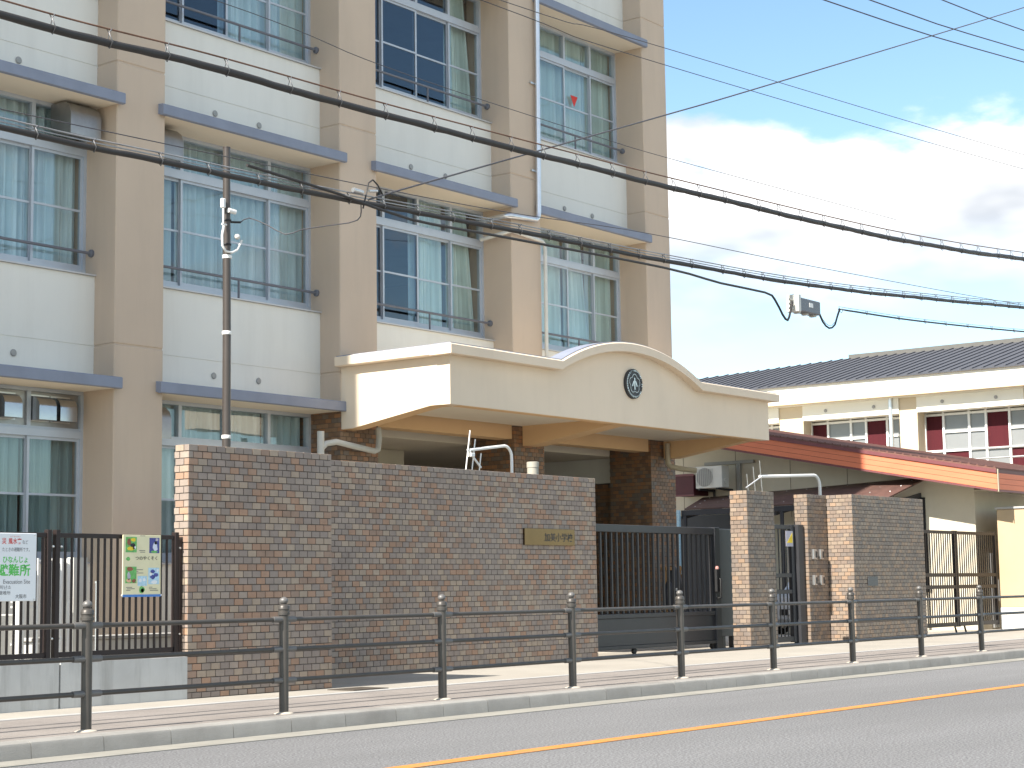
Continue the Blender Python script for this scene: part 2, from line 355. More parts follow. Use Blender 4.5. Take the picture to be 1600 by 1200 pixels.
    def mesh(s, name, mats, smooth=None):
        me = bpy.data.meshes.new(name); me.from_pydata(s.v, [], s.f)
        for m in (mats if isinstance(mats, (list, tuple)) else [mats]): me.materials.append(m)
        if isinstance(mats, (list, tuple)) and len(mats) > 1: me.polygons.foreach_set('material_index', s.m)
        if smooth is not None:
            me.polygons.foreach_set('use_smooth', [True] * len(s.f)); me.set_sharp_from_angle(angle=R(smooth))
        me.update(); return me
    def obj(s, name, mats, parent=None, smooth=None):
        return link(name, s.mesh(name, mats, smooth), parent)

coll = scene.collection
def link(name, me, parent=None, loc=None):
    o = bpy.data.objects.new(name, me); coll.objects.link(o)
    if loc is not None: o.location = loc
    if parent is not None:
        o.parent = parent
        root = parent
        while root.parent is not None: root = root.parent
        if parent.parent is None:
            o.matrix_parent_inverse = Matrix.Translation(-Vector(parent.location))
        else:   # parent mesh holds world coordinates under a root: cancel the parent's own offset, if any
            o.matrix_parent_inverse = Matrix.Translation(-Vector(parent.location)) if parent.location.length else Matrix.Identity(4)
    return o
def thing(name, loc, label, cat, group=None):
    o = bpy.data.objects.new(name, None); coll.objects.link(o); o.location = loc; o.empty_display_size = 0.2
    return tag(o, label, cat, group)
def tag(o, label, cat, group=None, kind=None):
    o['label'] = label; o['category'] = cat
    if group: o['group'] = group
    if kind: o['kind'] = kind
    return o
def struct(name, mb, m, smooth=None):
    o = mb.obj(name, m, None, smooth); o['kind'] = 'structure'; return o
def box(name, m, parent, *a): return MB().box(*a).obj(name, m, parent)
def arc(c, r, a0, a1, n, plane='xz'):
    out = []
    for i in range(n + 1):
        a = R(a0 + (a1 - a0) * i / n)
        out.append((c[0] + r * math.cos(a), c[1], c[2] + r * math.sin(a)) if plane == 'xz' else (c[0] + r * math.cos(a), c[1] + r * math.sin(a), c[2]))
    return out
def text_mesh(name, body, size, m, extrude=0.0015, bold=0.0):
    cu = bpy.data.curves.new(name, 'FONT'); cu.body = body; cu.size = size; cu.extrude = extrude; cu.offset = bold
    cu.resolution_u = 3
    to = bpy.data.objects.new(name + '_tmp', cu); coll.objects.link(to)
    dg = bpy.context.evaluated_depsgraph_get()
    me = bpy.data.meshes.new_from_object(to.evaluated_get(dg)); bpy.data.objects.remove(to); bpy.data.curves.remove(cu)
    me.materials.clear(); me.materials.append(m)
    return me
def text(name, body, x, y, z, h, m, parent, w=None, bold=0.0, right=False):
    """lettering on a face that looks towards -y: (x, z) lower left corner, h glyph height, w stretched width"""
    me = text_mesh(name, body, 1.0, m, 0.0, bold)
    xs = [v.co.x for v in me.vertices]; ys = [v.co.y for v in me.vertices]
    if not xs: return None
    x0, x1, y0, y1 = min(xs), max(xs), min(ys), max(ys)
    sy = h / (y1 - y0); sx = (w / (x1 - x0)) if w else sy
    off = -(x1 - x0) * sx if right else 0
    for v in me.vertices:
        v.co = Vector((x + off + (v.co.x - x0) * sx, y, z + (v.co.y - y0) * sy))
    return link(name, me, parent)

# ------------------------------------------------------------------ tiles on walls
TW, TH, JT, TD = 0.1185, 0.0665, 0.0075, 0.009
def clad_rects(u0, u1, v0, v1, rng, start=0):
    out = []; row = 0; v = v1
    while v > v0 + 0.012:
        va = max(v - TH, v0)
        u = u0 - (TW / 2 if (row + start) % 2 else 0.0)
        while u < u1 - 0.004:
            a = max(u, u0); b = min(u + TW, u1)
            if b - a > 0.018: out.append((a + (JT / 2 if a > u0 else 0), b - (JT / 2 if b < u1 else 0), va + JT / 2, v - JT / 2))
            u += TW
        v = va; row += 1
    return out
_tile_cache = {}
def clad(root, faces, name='tile', mats=None, cols=None, limit=300, seed=1, want=None):
    """faces: list of (dir, plane, u0, u1, z0, z1); dir '-y' or '-x' or '+y' or '+x'. Tiles sit TD proud of the core."""
    rng = random.Random(seed)
    mats = mats or TILE_MATS; wts = [w for _, w in (cols or TILE_COLS)]
    tiles = []
    for fi, (d, plane, u0, u1, z0, z1) in enumerate(faces):
        for (a, b, c, e) in clad_rects(u0, u1, z0, z1, rng, fi):
            ci = rng.choices(range(len(mats)), wts)[0]
            dz = rng.uniform(-0.0012, 0.0012)
            cen = Vector((plane, (a + b) / 2, (c + e) / 2)) if 'x' in d else Vector(((a + b) / 2, plane, (c + e) / 2))
            sc = (cen - CAM).length
            if d in ('+y', '+x'): sc += 1000
            if want is not None: sc += 0 if want(cen) else 500
            tiles.append((sc, d, plane + (dz if d in ('-y', '-x') else -dz), a, b, c, e, ci, cen))
    tiles.sort(key=lambda t: t[0])
    rest = MB()
    for k, (sc, d, plane, a, b, c, e, ci, cen) in enumerate(tiles):
        s = 1 if d[0] == '-' else -1
        if k < limit:
            key = (d, round(b - a, 3), round(e - c, 3), mats[ci].name)
            me = _tile_cache.get(key)
            hw = (b - a) / 2; hh = (e - c) / 2
            if me is None:
                q = MB()
                if 'y' in d: q.box(-hw, hw, min(0, s * TD), max(0, s * TD), -hh, hh, 0.0016)
                else: q.box(min(0, s * TD), max(0, s * TD), -hw, hw, -hh, hh, 0.0016)
                me = q.mesh(name, mats[ci]); _tile_cache[key] = me
            loc = (plane, (a + b) / 2, (c + e) / 2) if 'x' in d else ((a + b) / 2, plane, (c + e) / 2)
            link(name, me, root, loc)
        else:
            rest.cur = ci
            p0, p1 = min(plane, plane + s * TD), max(plane, plane + s * TD)
            if 'y' in d: rest.box(a, b, p0, p1, c, e, 0.0016)
            else: rest.box(p0, p1, a, b, c, e, 0.0016)
    if rest.v:
        o = rest.obj(name + '_field', list(mats), root); o['kind'] = 'stuff'
    return root

G = 0.12
# ================================================================== SETTING
struct('ground', MB().box(-200, 500, -300, 400, -0.40, -0.03), M['earth'])
struct('road', MB().box(-80, 200, -3.0, 9.68, -0.30, 0.0), M['asphalt'])
struct('gutter', MB().box(-80, 200, 9.68, 9.99, -0.30, 0.006), M['gutter'])
mb = MB(); mb.box(-80, 200, 7.325, 7.475, 0.001, 0.005)
struct('road_marking', mb, M['orange'])
kerb = bpy.data.objects.new('kerb', MB().box(-80, 200, 10.00, 10.17, -0.3, 0.09).mesh('kerb', M['groove'])); coll.objects.link(kerb); kerb['kind'] = 'structure'
kst = MB().prism([(0.0, -0.05), (0.012, 0.095), (0.022, 0.112), (0.042, 0.12), (0.20, 0.12), (0.20, -0.05)], 'x', -0.306, 0.306).mesh('kerb_stone', M['kerb'], 30)
x = 14.41 - 0.617 * 20
while x < 60:
    link('kerb_stone', kst, kerb, (x + 0.3085, 9.988, random.uniform(-0.002, 0.002))); x += 0.617
side = struct('sidewalk', MB().box(-80, 200, 10.19, 11.87, -0.3, 0.117), M['walk'])
struct('edging_strip', MB().box(-80, 200, 11.87, 12.02, -0.3, 0.1205), M['edging'])
struct('apron', MB().box(-80, 200, 12.02, 15.4, -0.3, 0.118), M['walk_pale'])
struct('school_yard', MB().box(-40, 120, 15.4, 80, -0.3, 0.116), M['yard'])
gr = thing('drain_grate', (13.3, 12.2, G), 'rusty iron drain grate set in the pale apron beside the tiled wall corner', 'drain grate')
mb = MB(); mb.box(13.05, 13.55, 12.06, 12.07, .1185, .126); mb.box(13.05, 13.55, 12.42, 12.43, .1185, .126); mb.box(13.05, 13.06, 12.07, 12.42, .1185, .126); mb.box(13.54, 13.55, 12.07, 12.42, .1185, .126)
mb.obj('frame', M['iron'], gr)
box('pit', M['black'], gr, 13.06, 13.54, 12.07, 12.42, .1184, .1195)
gb = MB().box(-.008, .008, -.172, .172, -.004, .004).mesh('bar', M['iron'])
for i in range(15): link('bar', gb, gr, (13.09 + i * 0.03, 12.245, .1235))

# ================================================================== SCHOOL BUILDING
PW = 0.80
PL = [2.15, 6.24, 10.33, 14.435, 18.555, 22.632, 26.633]     # left edges of the pillars
YP, YS, YW, YL = 17.40, 17.80, 18.03, 17.30                 # pillar front, spandrel, window and ledge planes
HF = 3.645; ZTOP = 15.0
bld = thing('school_building', (15, 18, G), 'tall beige and cream school block with curtained windows and an arched entrance canopy', 'school building')
ledge_z = [3.655 + HF * k for k in range(4)]                 # underside of the ledges
# pillars with a shallow joint at every storey
for i, xl in enumerate(PL):
    mb = MB(); z = G; zs = [4.225 + HF * k for k in range(3)] + [ZTOP]
    if i >= 4: z = 3.712
    for zz in zs:
        mb.box(xl, xl + PW, YP, 18.30, z, zz - 0.008, 0.012)
        if zz < ZTOP: mb.box(xl + .012, xl + PW - .012, YP + .012, 18.29, zz - 0.010, zz + 0.010)
        z = zz + 0.008
    mb.obj('pillar', M['beige'], bld)
# tile-clad feet of the pillars beside the entrance
col_faces = []
for xl in PL[4:]:
    box('pillar_foot', M['grout'], bld, xl + TD, xl + PW - TD, YP + TD, 18.30, G, 3.711)
for xl in PL[4:]:
    zt = 3.70
    col_faces += [('-y', YP, xl, xl + PW, 0.4, zt), ('-x', xl, YP + TD, 18.30, 0.4, zt)]
def seen_col(c): return c.z > 2.3 or (c.x > 26 and c.z > 1.3)
clad(bld, col_faces, 'tile', BROWN_MATS, BROWN_COLS, 300, 5, seen_col)

sill_me = {}
def window(i, k, style, cur='curtain'):
    """bay i (between pillars i and i+1), storey k; style: 4 characters, c curtain, d dark, h half-drawn curtain, v vent panel in the transom"""
    x0 = PL[i] + PW; x1 = PL[i + 1]; z0 = 1.58 + HF * k; z1 = ledge_z[k] + 0.004
    w = (x1 - x0) / 4.0
    zt0, zt1, zm = z0 + 1.475, z0 + 1.565, z0 + 0.76
    fr = MB()
    fr.box(x0, x1, YW - .05, YW + .07, z0 - .06, z0); fr.box(x0, x1, YW - .04, YW + .07, z1 - .05, z1)
    fr.box(x0, x0 + .045, YW - .045, YW + .065, z0, z1 - .05); fr.box(x1 - .045, x1, YW - .045, YW + .065, z0, z1 - .05)
    fr.box(x0 + .045, x1 - .045, YW - .05, YW + .07, zt0, zt1)
    fr.box(x0 + .045, x1 - .045, YW - .03, YW + .065, zt1, zt1 + .035)
    for j in (1, 2, 3):
        xm = x0 + w * j
        fr.box(xm - .028, xm + .028, YW - .03, YW + .06, zt1 + .035, z1 - .05)
    wo = fr.obj('window', M['alu'], bld)
    # sliding sashes: alternate tracks
    for j in range(4):
        glassm = 'glass_blue' if style[j] == 'd' else 'glass'
        xa = x0 + w * j + (0.0 if j else .045); xb = x0 + w * (j + 1) - (0.0 if j < 3 else .045)
        xa -= .012 if j else 0; xb += .012 if j < 3 else 0
        yy = YW - .022 if j in (1, 3) else YW + .012
        s = MB(); t = .035
        s.box(xa, xa + t, yy, yy + .03, z0, zt0); s.box(xb - t, xb, yy, yy + .03, z0, zt0)
        s.box(xa + t, xb - t, yy, yy + .03, z0, z0 + .055); s.box(xa + t, xb - t, yy, yy + .03, zt0 - .035, zt0)
        s.box(xa + t, xb - t, yy + .002, yy + .028, zm - .014, zm + .014)
        s.obj('sash', M['alu'], wo)
        pm = MB().box(xa + t, xb - t, yy + .012, yy + .017, z0 + .055, zm - .014); pm.obj('pane', M[glassm], wo)
        pm = MB().box(xa + t, xb - t, yy + .012, yy + .017, zm + .014, zt0 - .035); pm.obj('pane', M[glassm], wo)
        ta, tb = x0 + w * j + .028, x0 + w * (j + 1) - .028
        if style[j] == 'v': box('vent_panel', M['steel_panel'], wo, ta, tb, YW, YW + .02, zt1 + .035, z1 - .05)
        else: box('pane', M[glassm], wo, ta, tb, YW + .015, YW + .02, zt1 + .035, z1 - .05)
        if style[j] in 'chv':
            ca, cb = x0 + w * j + .0, x0 + w * (j + 1) + .0
            q = MB(); n = 72; ph = random.uniform(0, 6); fq = random.uniform(4.0, 5.6); amp = random.uniform(.028, .045)
            hdraw = style[j] == 'h'
            vs = []; fs = []
            zts = [z1 + .1, zt0, zm, z0 - .1] if style[j] != 'v' else [zt1, zt0, zm, z0 - .1]
            for r_, zz in enumerate(zts):
                for a in range(n + 1):
                    u = a / n
                    xx = ca + (cb - ca) * u
                    if hdraw: xx = ca + .16 * w + (cb - ca) * u * (0.55 + .10 * r_)
                    ff = 2 * math.pi * fq * u * 1.0 + ph
                    yy2 = YW + .17 + amp * math.sin(ff) + amp * .6 * math.sin(2.3 * ff + 1.3 + r_ * .15) + .006 * math.sin(7 * ff)
                    vs.append((xx, yy2, zz))
            for r_ in range(3):
                for a in range(n):
                    b0 = r_ * (n + 1) + a; fs.append((b0, b0 + n + 1, b0 + n + 2, b0 + 1))
            q.add(vs, fs)
            q.obj('curtain', M[cur], wo, 80)
    return wo

def hood(wo, xc, yc, zc, w=.26, h=.30):
    q = MB(); pts = []
    for a in range(9):
        t = a / 8 * math.pi / 2
        pts.append((yc - .17 * math.sin(t), zc + h / 2 - h * .45 * (1 - math.cos(t))))
    poly = [(yc, zc + h / 2)] + pts[1:] + [(yc - .17, zc - h / 2), (yc, zc - h / 2)]
    q.prism(poly, 'x', xc - w / 2, xc + w / 2)
    q.obj('vent_hood', M['hood'], wo, 40)
    box('hood_flange', M['silver'], wo, xc - w / 2 - .02, xc + w / 2 + .02, yc + .001, yc + .008, zc - h / 2 - .01, zc + h / 2 + .02)

styles = {}
for i in range(0, 6):
    for k in range(0, 4): styles[i, k] = 'cccc'
styles.update({(2, 0): 'vvvv', (3, 2): 'ddcc', (4, 2): 'dddh', (4, 1): 'ddch', (5, 1): 'dchc', (2, 2): 'cccc', (4, 3): 'dddd', (5, 3): 'cccd'})
vent_me = MB().lathe((0, 0, 0), [(.042, 0), (.046, -.010), (.036, -.020), (.0, -.022)], 14, 'y').mesh('vent_cap', M['vent'], 40)
for i in range(0, 6):
    x0 = PL[i] + PW; x1 = PL[i + 1]
    for k in range(0, 4):
        if k == 0 and i >= 4: continue                      # the entrance stands open below the canopy
        if k == 3 and i < 2: continue
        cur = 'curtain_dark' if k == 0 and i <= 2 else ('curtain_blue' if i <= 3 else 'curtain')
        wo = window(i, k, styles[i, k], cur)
        z0 = 1.58 + HF * k
        # metal sill and safety bar
        mb = MB(); mb.prism([(YS - .035, z0 - .085), (YS - .035, z0 - .105), (YW - .05, z0 - .085), (YW - .05, z0 - .062)], 'x', x0, x1); mb.obj('sill', M['alu_lite'], wo)
        if k > 0:
            mb = MB(); mb.tube([(x0, 17.86, z0 + .20), (x1 - .035, 17.86, z0 + .20)], .019, 10)
            for xx in (x0 + (x1 - x0) * .53,): mb.tube([(xx, 17.86, z0 + .2), (xx, 17.86, z0 - .09)], .016, 8)
            mb.lathe((x1 - .04, 17.86, z0 + .20), [(.028, 0), (.05, .012), (.05, .04)], 14, 'x')
            mb.obj('safety_bar', M['bar'], wo, 40)
        if i == 2 and k == 0:
            for xx, zz in ((13.27, 3.40), (13.78, 3.40), (14.10, 3.40), (12.9, 3.40)): hood(wo, xx, YW - .012, zz)
    # spandrels
    for k in range(0, 4):
        if k == 0 and i >= 4: continue
        zb = ledge_z[k - 1] + .10 if k else G; zt = 1.58 + HF * k - .105
        mb = MB(); zj = 4.225 + HF * (k - 1)
        if k: mb.box(x0 - .02, x1 + .02, YS, YS + .15, zb, zj - .006); mb.box(x0 - .02, x1 + .02, YS + .008, YS + .15, zj - .006, zj + .006); mb.box(x0 - .02, x1 + .02, YS, YS + .15, zj + .006, zt)
        else: mb.box(x0 - .02, x1 + .02, YS, YS + .15, zb, zt)
        sp = mb.obj('spandrel', M['cream'], bld)
        if k:
            for dx in (1.24, 2.08): link('vent_cap', vent_me, sp, (x0 + dx, YS - .001, zj - .20))
    # ledges
    for k in range(0, 4):
        if k == 0 and i >= 4: continue
        zb = ledge_z[k]
        mb = MB(); mb.prism([(YL, zb + .004), (YL + .012, zb - .004), (YL + .06, zb - .004), (YL + .065, zb + .012), (YS + .3, zb + .012), (YS + .3, zb + .17), (YL + .1, zb + .148), (YL + .012, zb + .14), (YL, zb + .128)], 'x', x0 - .12, x1 + .055)
        lo = mb.obj('ledge', M['ledge'], bld, 35)
        box('soffit', M['soffit'], lo, x0 + .001, x1 - .001, YL + .068, YW + .1, zb + .002, zb + .0115)
# rooms behind the glass
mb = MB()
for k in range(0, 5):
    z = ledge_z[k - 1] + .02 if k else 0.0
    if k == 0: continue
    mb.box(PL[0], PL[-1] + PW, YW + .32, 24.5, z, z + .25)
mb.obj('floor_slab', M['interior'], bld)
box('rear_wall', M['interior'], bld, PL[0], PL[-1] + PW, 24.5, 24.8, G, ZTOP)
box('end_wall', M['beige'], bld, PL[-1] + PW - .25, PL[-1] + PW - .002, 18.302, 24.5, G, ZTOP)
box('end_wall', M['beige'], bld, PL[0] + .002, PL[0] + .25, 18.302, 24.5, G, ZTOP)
box('roof', M['cream'], bld, PL[0] - .1, PL[-1] + PW + .1, YP - .1, 25.0, ZTOP + .002, ZTOP + .5)
# small red triangle on a third-floor pane
tri = MB().prism([(25.22, 9.86), (25.44, 9.86), (25.33, 9.66)], 'y', YW - .018, YW - .013).obj('triangle_sticker', M['signred'], bld)
tri['label'] = 'small red triangle stuck on an upper window pane'
# box hood over the windows of the second floor
def box_hood(xa, xb, zc):
    q = MB(); yb = YW - .04
    poly = [(yb, zc + .20), (yb - .28, zc + .20), (yb - .36, zc + .14), (yb - .40, zc + .05), (yb - .40, zc - .22), (yb, zc - .16)]
    q.prism(poly, 'x', xa, xb); q.obj('exhaust_hood', M['steel_panel'], bld, 30)
box_hood(13.86, 14.34, 7.07); box_hood(15.25, 15.72, 7.05); box_hood(15.25, 15.55, 3.32)
# galvanised duct
YD = 17.33
mb = MB()
mb.tube([(23.36, YD, 14.9), (23.33, YD, 10.5), (23.29, YD, 7.32), (23.27, YD, 7.22), (23.20, YD, 7.17)] + [(22.60, YD, 7.14), (22.50, YD, 7.13), (22.46, YD + .06, 7.13), (22.45, 17.9, 7.10)], .046, 12)
mb.obj('duct', M['zinc'], bld, 50)
for zz in (8.0, 9.5, 11.0): MB().box(23.17, 23.33, YD + .03, YP, zz, zz + .03).obj('duct_clamp', M['silver'], bld)
mb = MB(); mb.tube([(22.45, 17.9, 6.80), (22.47, YD + .04, 6.86), (22.56, YD, 6.89), (23.36, YD, 6.84), (23.43, YD, 6.80), (23.46, YD, 6.70), (23.45, YD, 4.5)], .032, 10)
mb.obj('drain_pipe', M['offwhite'], bld, 50)
# soil pipe at the tiled pillar left of the canopy
mb = MB(); mb.tube([(18.02, 17.28, .2), (18.02, 17.28, 3.33)], .052, 12)
mb.tube([(18.02, 17.28, 3.08), (18.10, 17.25, 3.16), (18.25, 17.20, 3.19), (18.6, 17.20, 3.15), (19.05, 17.20, 3.10), (19.15, 17.22, 3.13), (19.20, 17.24, 3.30), (19.20, 17.26, 3.45)], .043, 12)
mb.obj('rain_pipe', M['pvc'], bld, 50)
mb = MB(); mb.tube([(27.0, 17.28, 3.66), (27.0, 17.28, 3.30), (27.03, 17.24, 3.24), (27.16, 17.1, 3.20), (27.35, 16.9, 3.17)], .05, 12)
mb.obj('rain_pipe', M['pvc_tan'], bld, 50)

# ---- entrance canopy
CX0, CX1, CY = 18.57, 27.31, 15.37
XC = (CX0 + CX1) / 2
def arch(z, hw=1.96, rise=.44, n=28):
    Rr = (hw * hw + rise * rise) / (2 * rise); a = math.asin(hw / Rr)
    return [(XC + Rr * math.sin(-a + 2 * a * i / n), z - (Rr - rise) + Rr * math.cos(-a + 2 * a * i / n)) for i in range(n + 1)]
ZB, ZC = 3.615, 4.29
fpoly = [(CX0, ZB), (CX1, ZB), (CX1, ZC)] + list(reversed(arch(ZC))) + [(CX0, ZC)]
cp = MB()
# front parapet as strips under the arch
curve = [(CX0, ZC)] + arch(ZC) + [(CX1, ZC)]
vs = []; fs = []
for (xx, zz) in curve: vs += [(xx, CY, ZB), (xx, CY, zz), (xx, CY + .16, ZB), (xx, CY + .16, zz)]
for j in range(len(curve) - 1):
    b = 4 * j; fs += [(b, b + 4, b + 5, b + 1), (b + 2, b + 3, b + 7, b + 6), (b + 1, b + 5, b + 7, b + 3), (b, b + 2, b + 6, b + 4)]
fs += [(0, 1, 3, 2), (4 * (len(curve) - 1), 4 * (len(curve) - 1) + 2, 4 * (len(curve) - 1) + 3, 4 * (len(curve) - 1) + 1)]
cp.add(vs, fs)
canopy = cp.obj('canopy', M['canopy'], bld)
def side_beam(xa, xb, zt):
    return MB().prism([(CY + .161, zt), (CY + .161, 3.618), (15.73, 3.618), (17.20, 3.40), (YP, 3.40), (YP, zt)], 'x', xa, xb)
side_beam(CX0 + .001, CX0 + .25, ZC).obj('side_beam', M['canopy'], canopy)
side_beam(CX1 - .25, CX1 - .001, ZC).obj('side_beam', M['canopy'], canopy)
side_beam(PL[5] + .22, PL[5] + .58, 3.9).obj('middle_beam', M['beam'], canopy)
def beam_foot(xa, xb): return MB().prism([(CY + .17, 3.613), (15.73, 3.613), (17.20, 3.395), (YP, 3.395), (YP, 3.70), (CY + .17, 3.70)], 'x', xa, xb)
beam_foot(CX0 + .02, CX0 + .256).obj('beam_bounce_skin', M['beam'], canopy); beam_foot(CX1 - .256, CX1 - .02).obj('beam_bounce_skin', M['beam'], canopy)  # added skins that carry the bounce tint on undersides and inner faces
box('parapet_bounce_skin', M['beam'], canopy, CX0 + .26, CX1 - .26, CY + .012, CY + .168, 3.608, 3.7195)  # added skin, bounce light coloured onto the underside of the parapet
box('canopy_slab', M['soffit'], canopy, CX0 + .257, CX1 - .257, CY + .162, YP - .001, 3.72, 3.92)
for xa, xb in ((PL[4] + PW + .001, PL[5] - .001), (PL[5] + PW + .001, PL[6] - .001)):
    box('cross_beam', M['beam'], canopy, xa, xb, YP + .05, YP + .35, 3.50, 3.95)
box('parapet_back', M['cream'], canopy, PL[4] + PW + .002, PL[6] - .002, 17.36, 17.399, 3.93, 4.27)
# cap that follows the arch
cap = MB(); lo = [(CX0 - .15, ZC)] + arch(ZC) + [(CX1 + .15, ZC)]; hi = [(CX0 - .15, ZC + .14)] + arch(ZC + .14, 1.93, .44) + [(CX1 + .15, ZC + .14)]
vs = []; fs = []
for (a, b) in zip(lo, hi):
    vs += [(a[0], CY - .15, a[1] + .001), (b[0], CY - .15, b[1] - .015), (b[0], CY - .135, b[1]), (b[0], CY + .24, b[1]), (a[0], CY + .24, a[1] + .001)]
n5 = len(lo)
for j in range(n5 - 1):
    for q in range(5):
        a = 5 * j + q; b = 5 * j + (q + 1) % 5; fs.append((a, a + 5, b + 5, b))
fs += [tuple(range(5)), tuple(5 * (n5 - 1) + q for q in reversed(range(5)))]
cap.add(vs, fs)
cap.box(CX0 - .15, CX0 + .26, CY + .241, YP, ZC + .001, ZC + .14, .012); cap.box(CX1 - .26, CX1 + .15, CY + .241, YP, ZC + .001, ZC + .14, .012)
capo = cap.obj('cap', M['canopy'], canopy, 25)
fl = MB()
for j in range(n5 - 1):
    a, b = hi[j], hi[j + 1]
    xa = a[0] + (.03 if j == 0 else 0); xb = b[0] - (.03 if j == n5 - 2 else 0)
    fl.add([(xa, CY - .11, a[1] + .002), (xb, CY - .11, b[1] + .002), (xb, CY + .2, b[1] + .002), (xa, CY + .2, a[1] + .002), (xa, CY - .11, a[1] + .018), (xb, CY - .11, b[1] + .018), (xb, CY + .2, b[1] + .018), (xa, CY + .2, a[1] + .018)],
           [(0, 3, 2, 1), (4, 5, 6, 7), (0, 1, 5, 4), (2, 3, 7, 6), (0, 4, 7, 3), (1, 2, 6, 5)])
fl.box(CX0 - .10, CX0 + .2, CY + .22, YP, ZC + .142, ZC + .158)
fl.obj('flashing', M['ledge'], canopy)
# school crest: dark disc, silver broken ring, blossom outline and three strokes
EX, EZ = 23.03, 4.255
em = MB().lathe((EX, CY - .045, EZ), [(.235, .044), (.235, .006), (.228, 0.0), (.0, -.001)], 40, 'y').obj('crest', M['emblem_dark'], canopy, 40)
em['label'] = 'round dark school crest with silver blossom and ring'
def ystrip(pts, w, y0, th=.010):
    q = MB()
    for (a, b) in zip(pts[:-1], pts[1:]):
        d = Vector((b[0] - a[0], 0, b[1] - a[1])); L_ = d.length
        if L_ < 1e-5: continue
        d /= L_; nrm = Vector((-d.z, 0, d.x)) * w / 2
        p = [Vector((a[0], y0, a[1])) - d * w * .3 - nrm, Vector((b[0], y0, b[1])) + d * w * .3 - nrm, Vector((b[0], y0, b[1])) + d * w * .3 + nrm, Vector((a[0], y0, a[1])) - d * w * .3 + nrm]
        q.add(p + [v + Vector((0, -th, 0)) for v in p], [(0, 1, 2, 3), (7, 6, 5, 4), (0, 4, 5, 1), (1, 5, 6, 2), (2, 6, 7, 3), (3, 7, 4, 0)])
    return q
ye = CY - .0455
for a0, a1 in ((93, 130), (140, 205), (213, 262), (275, 318), (326, 352), (2, 30), (38, 85)):
    ystrip([(EX + .205 * math.cos(R(a0 + (a1 - a0) * t / 8)), EZ + .205 * math.sin(R(a0 + (a1 - a0) * t / 8))) for t in range(9)], .022, ye).obj('ring_piece', M['silver'], em)
pts = []
for t in range(61):
    a = 2 * math.pi * t / 60; rr = .115 + .035 * abs(math.cos(2.5 * (a - math.pi / 2)))
    pts.append((EX + rr * math.cos(a), EZ + rr * math.sin(a)))
ystrip(pts, .011, ye).obj('blossom', M['silver'], em)
ystrip([(EX, EZ + .085), (EX, EZ - .085)], .024, ye).obj('stroke', M['silver'], em)
ystrip([(EX - .028, EZ + .035), (EX - .062, EZ - .035)], .022, ye).obj('stroke', M['silver'], em)
ystrip([(EX + .028, EZ + .035), (EX + .062, EZ - .035)], .022, ye).obj('stroke', M['silver'], em)
# porch behind the pillars
box('porch_ceiling', M['soffit'], bld, PL[4] + .3, PL[6] + PW - .3, 18.302, 24.4, 3.46, 3.62)
box('porch_wall', M['housewall'], bld, PL[4] + PW + .05, PL[5] + .1, 19.85, 20.05, 2.62, 3.455)
pf = MB()
for xx in (19.42, 20.25, 21.1, 21.95, 22.6): pf.box(xx, xx + .07, 19.80, 19.88, G, 2.62)
pf.box(19.42, 22.67, 19.80, 19.88, 2.55, 2.62); pf.box(19.42, 22.67, 19.80, 19.88, 2.05, 2.11)
door = pf.obj('entrance_door', M['steel_panel'], bld)
for xx in (19.49, 20.32, 21.17, 22.02): box('pane', M['glass_blue'], door, xx, xx + .62 if xx > 22 else xx + .76, 19.83, 19.84, .2, 2.05)
box('notice_board', M['vent'], bld, 19.36, 19.42, 18.32, 19.7, 2.2, 3.40)
box('porch_back_wall', M['grout'], bld, PL[5] + .6, PL[6] + .3, 22.5 + TD, 22.7, G, 3.455)
pb = MB(); rng = random.Random(3)
for (a, b, c, e) in clad_rects(PL[5] + .6, PL[6] + .3, .4, 3.2, rng):
    pb.cur = rng.choices(range(4), [30, 30, 20, 20])[0]; pb.box(a, b, 22.5, 22.5 + TD, c, e)
o = pb.obj('porch_tile_field', BROWN_MATS, bld); o['kind'] = 'stuff'
box('porch_side_wall', M['grout'], bld, 26.93, 27.079, 18.303, 22.499, G, 3.0)
pb = MB()
for (a, b, c, e) in clad_rects(18.31, 22.49, .4, 2.98, rng):
    pb.cur = rng.choices(range(4), [30, 30, 20, 20])[0]; pb.box(26.92, 26.929, a, b, c, e)
o = pb.obj('porch_tile_field', BROWN_MATS, bld); o['kind'] = 'stuff'
box('porch_side_band', M['cream'], bld, 26.90, 27.078, 18.303, 22.459, 3.003, 3.455)
box('porch_band', M['cream'], bld, PL[5] + .6, PL[6] + .3, 22.46, 22.499, 3.0, 3.455)
box('meter_box', M['offwhite'], bld, 26.20, 26.24, 17.62, 17.75, 0.3, 0.5)

# ================================================================== TILED STREET WALLS
w1 = thing('tiled_wall', (12.4, 12.75, G), 'shorter grey and rust tiled wall next to the brown fence, stepping forward', 'tiled wall')
box('core', M['grout'], w1, 11.40 + TD, 13.35 - TD, 12.65 + TD, 12.85, G - .1, 2.499)
box('core', M['grout'], w1, 13.15, 13.35 - TD, 12.8505, 14.1, G - .1, 2.498)
clad(w1, [('-y', 12.65, 11.40, 13.35, G, 2.503), ('-x', 11.40, 12.65 + TD, 12.85, G, 2.503), ('+x', 13.35, 12.65 + TD, 14.1, G, 2.503)], seed=11)
w2 = thing('tiled_wall', (16.8, 14.26, G), 'long grey and rust tiled wall carrying the school name plate', 'tiled wall')
box('core', M['grout'], w2, 13.10, 20.24 - TD, 14.16 + TD, 14.36, G - .1, 2.603)
clad(w2, [('-y', 14.16, 13.10, 20.24, G, 2.608), ('+x', 20.24, 14.16 + TD, 14.36, G, 2.608)], seed=12, want=lambda c: c.x > 14.9)
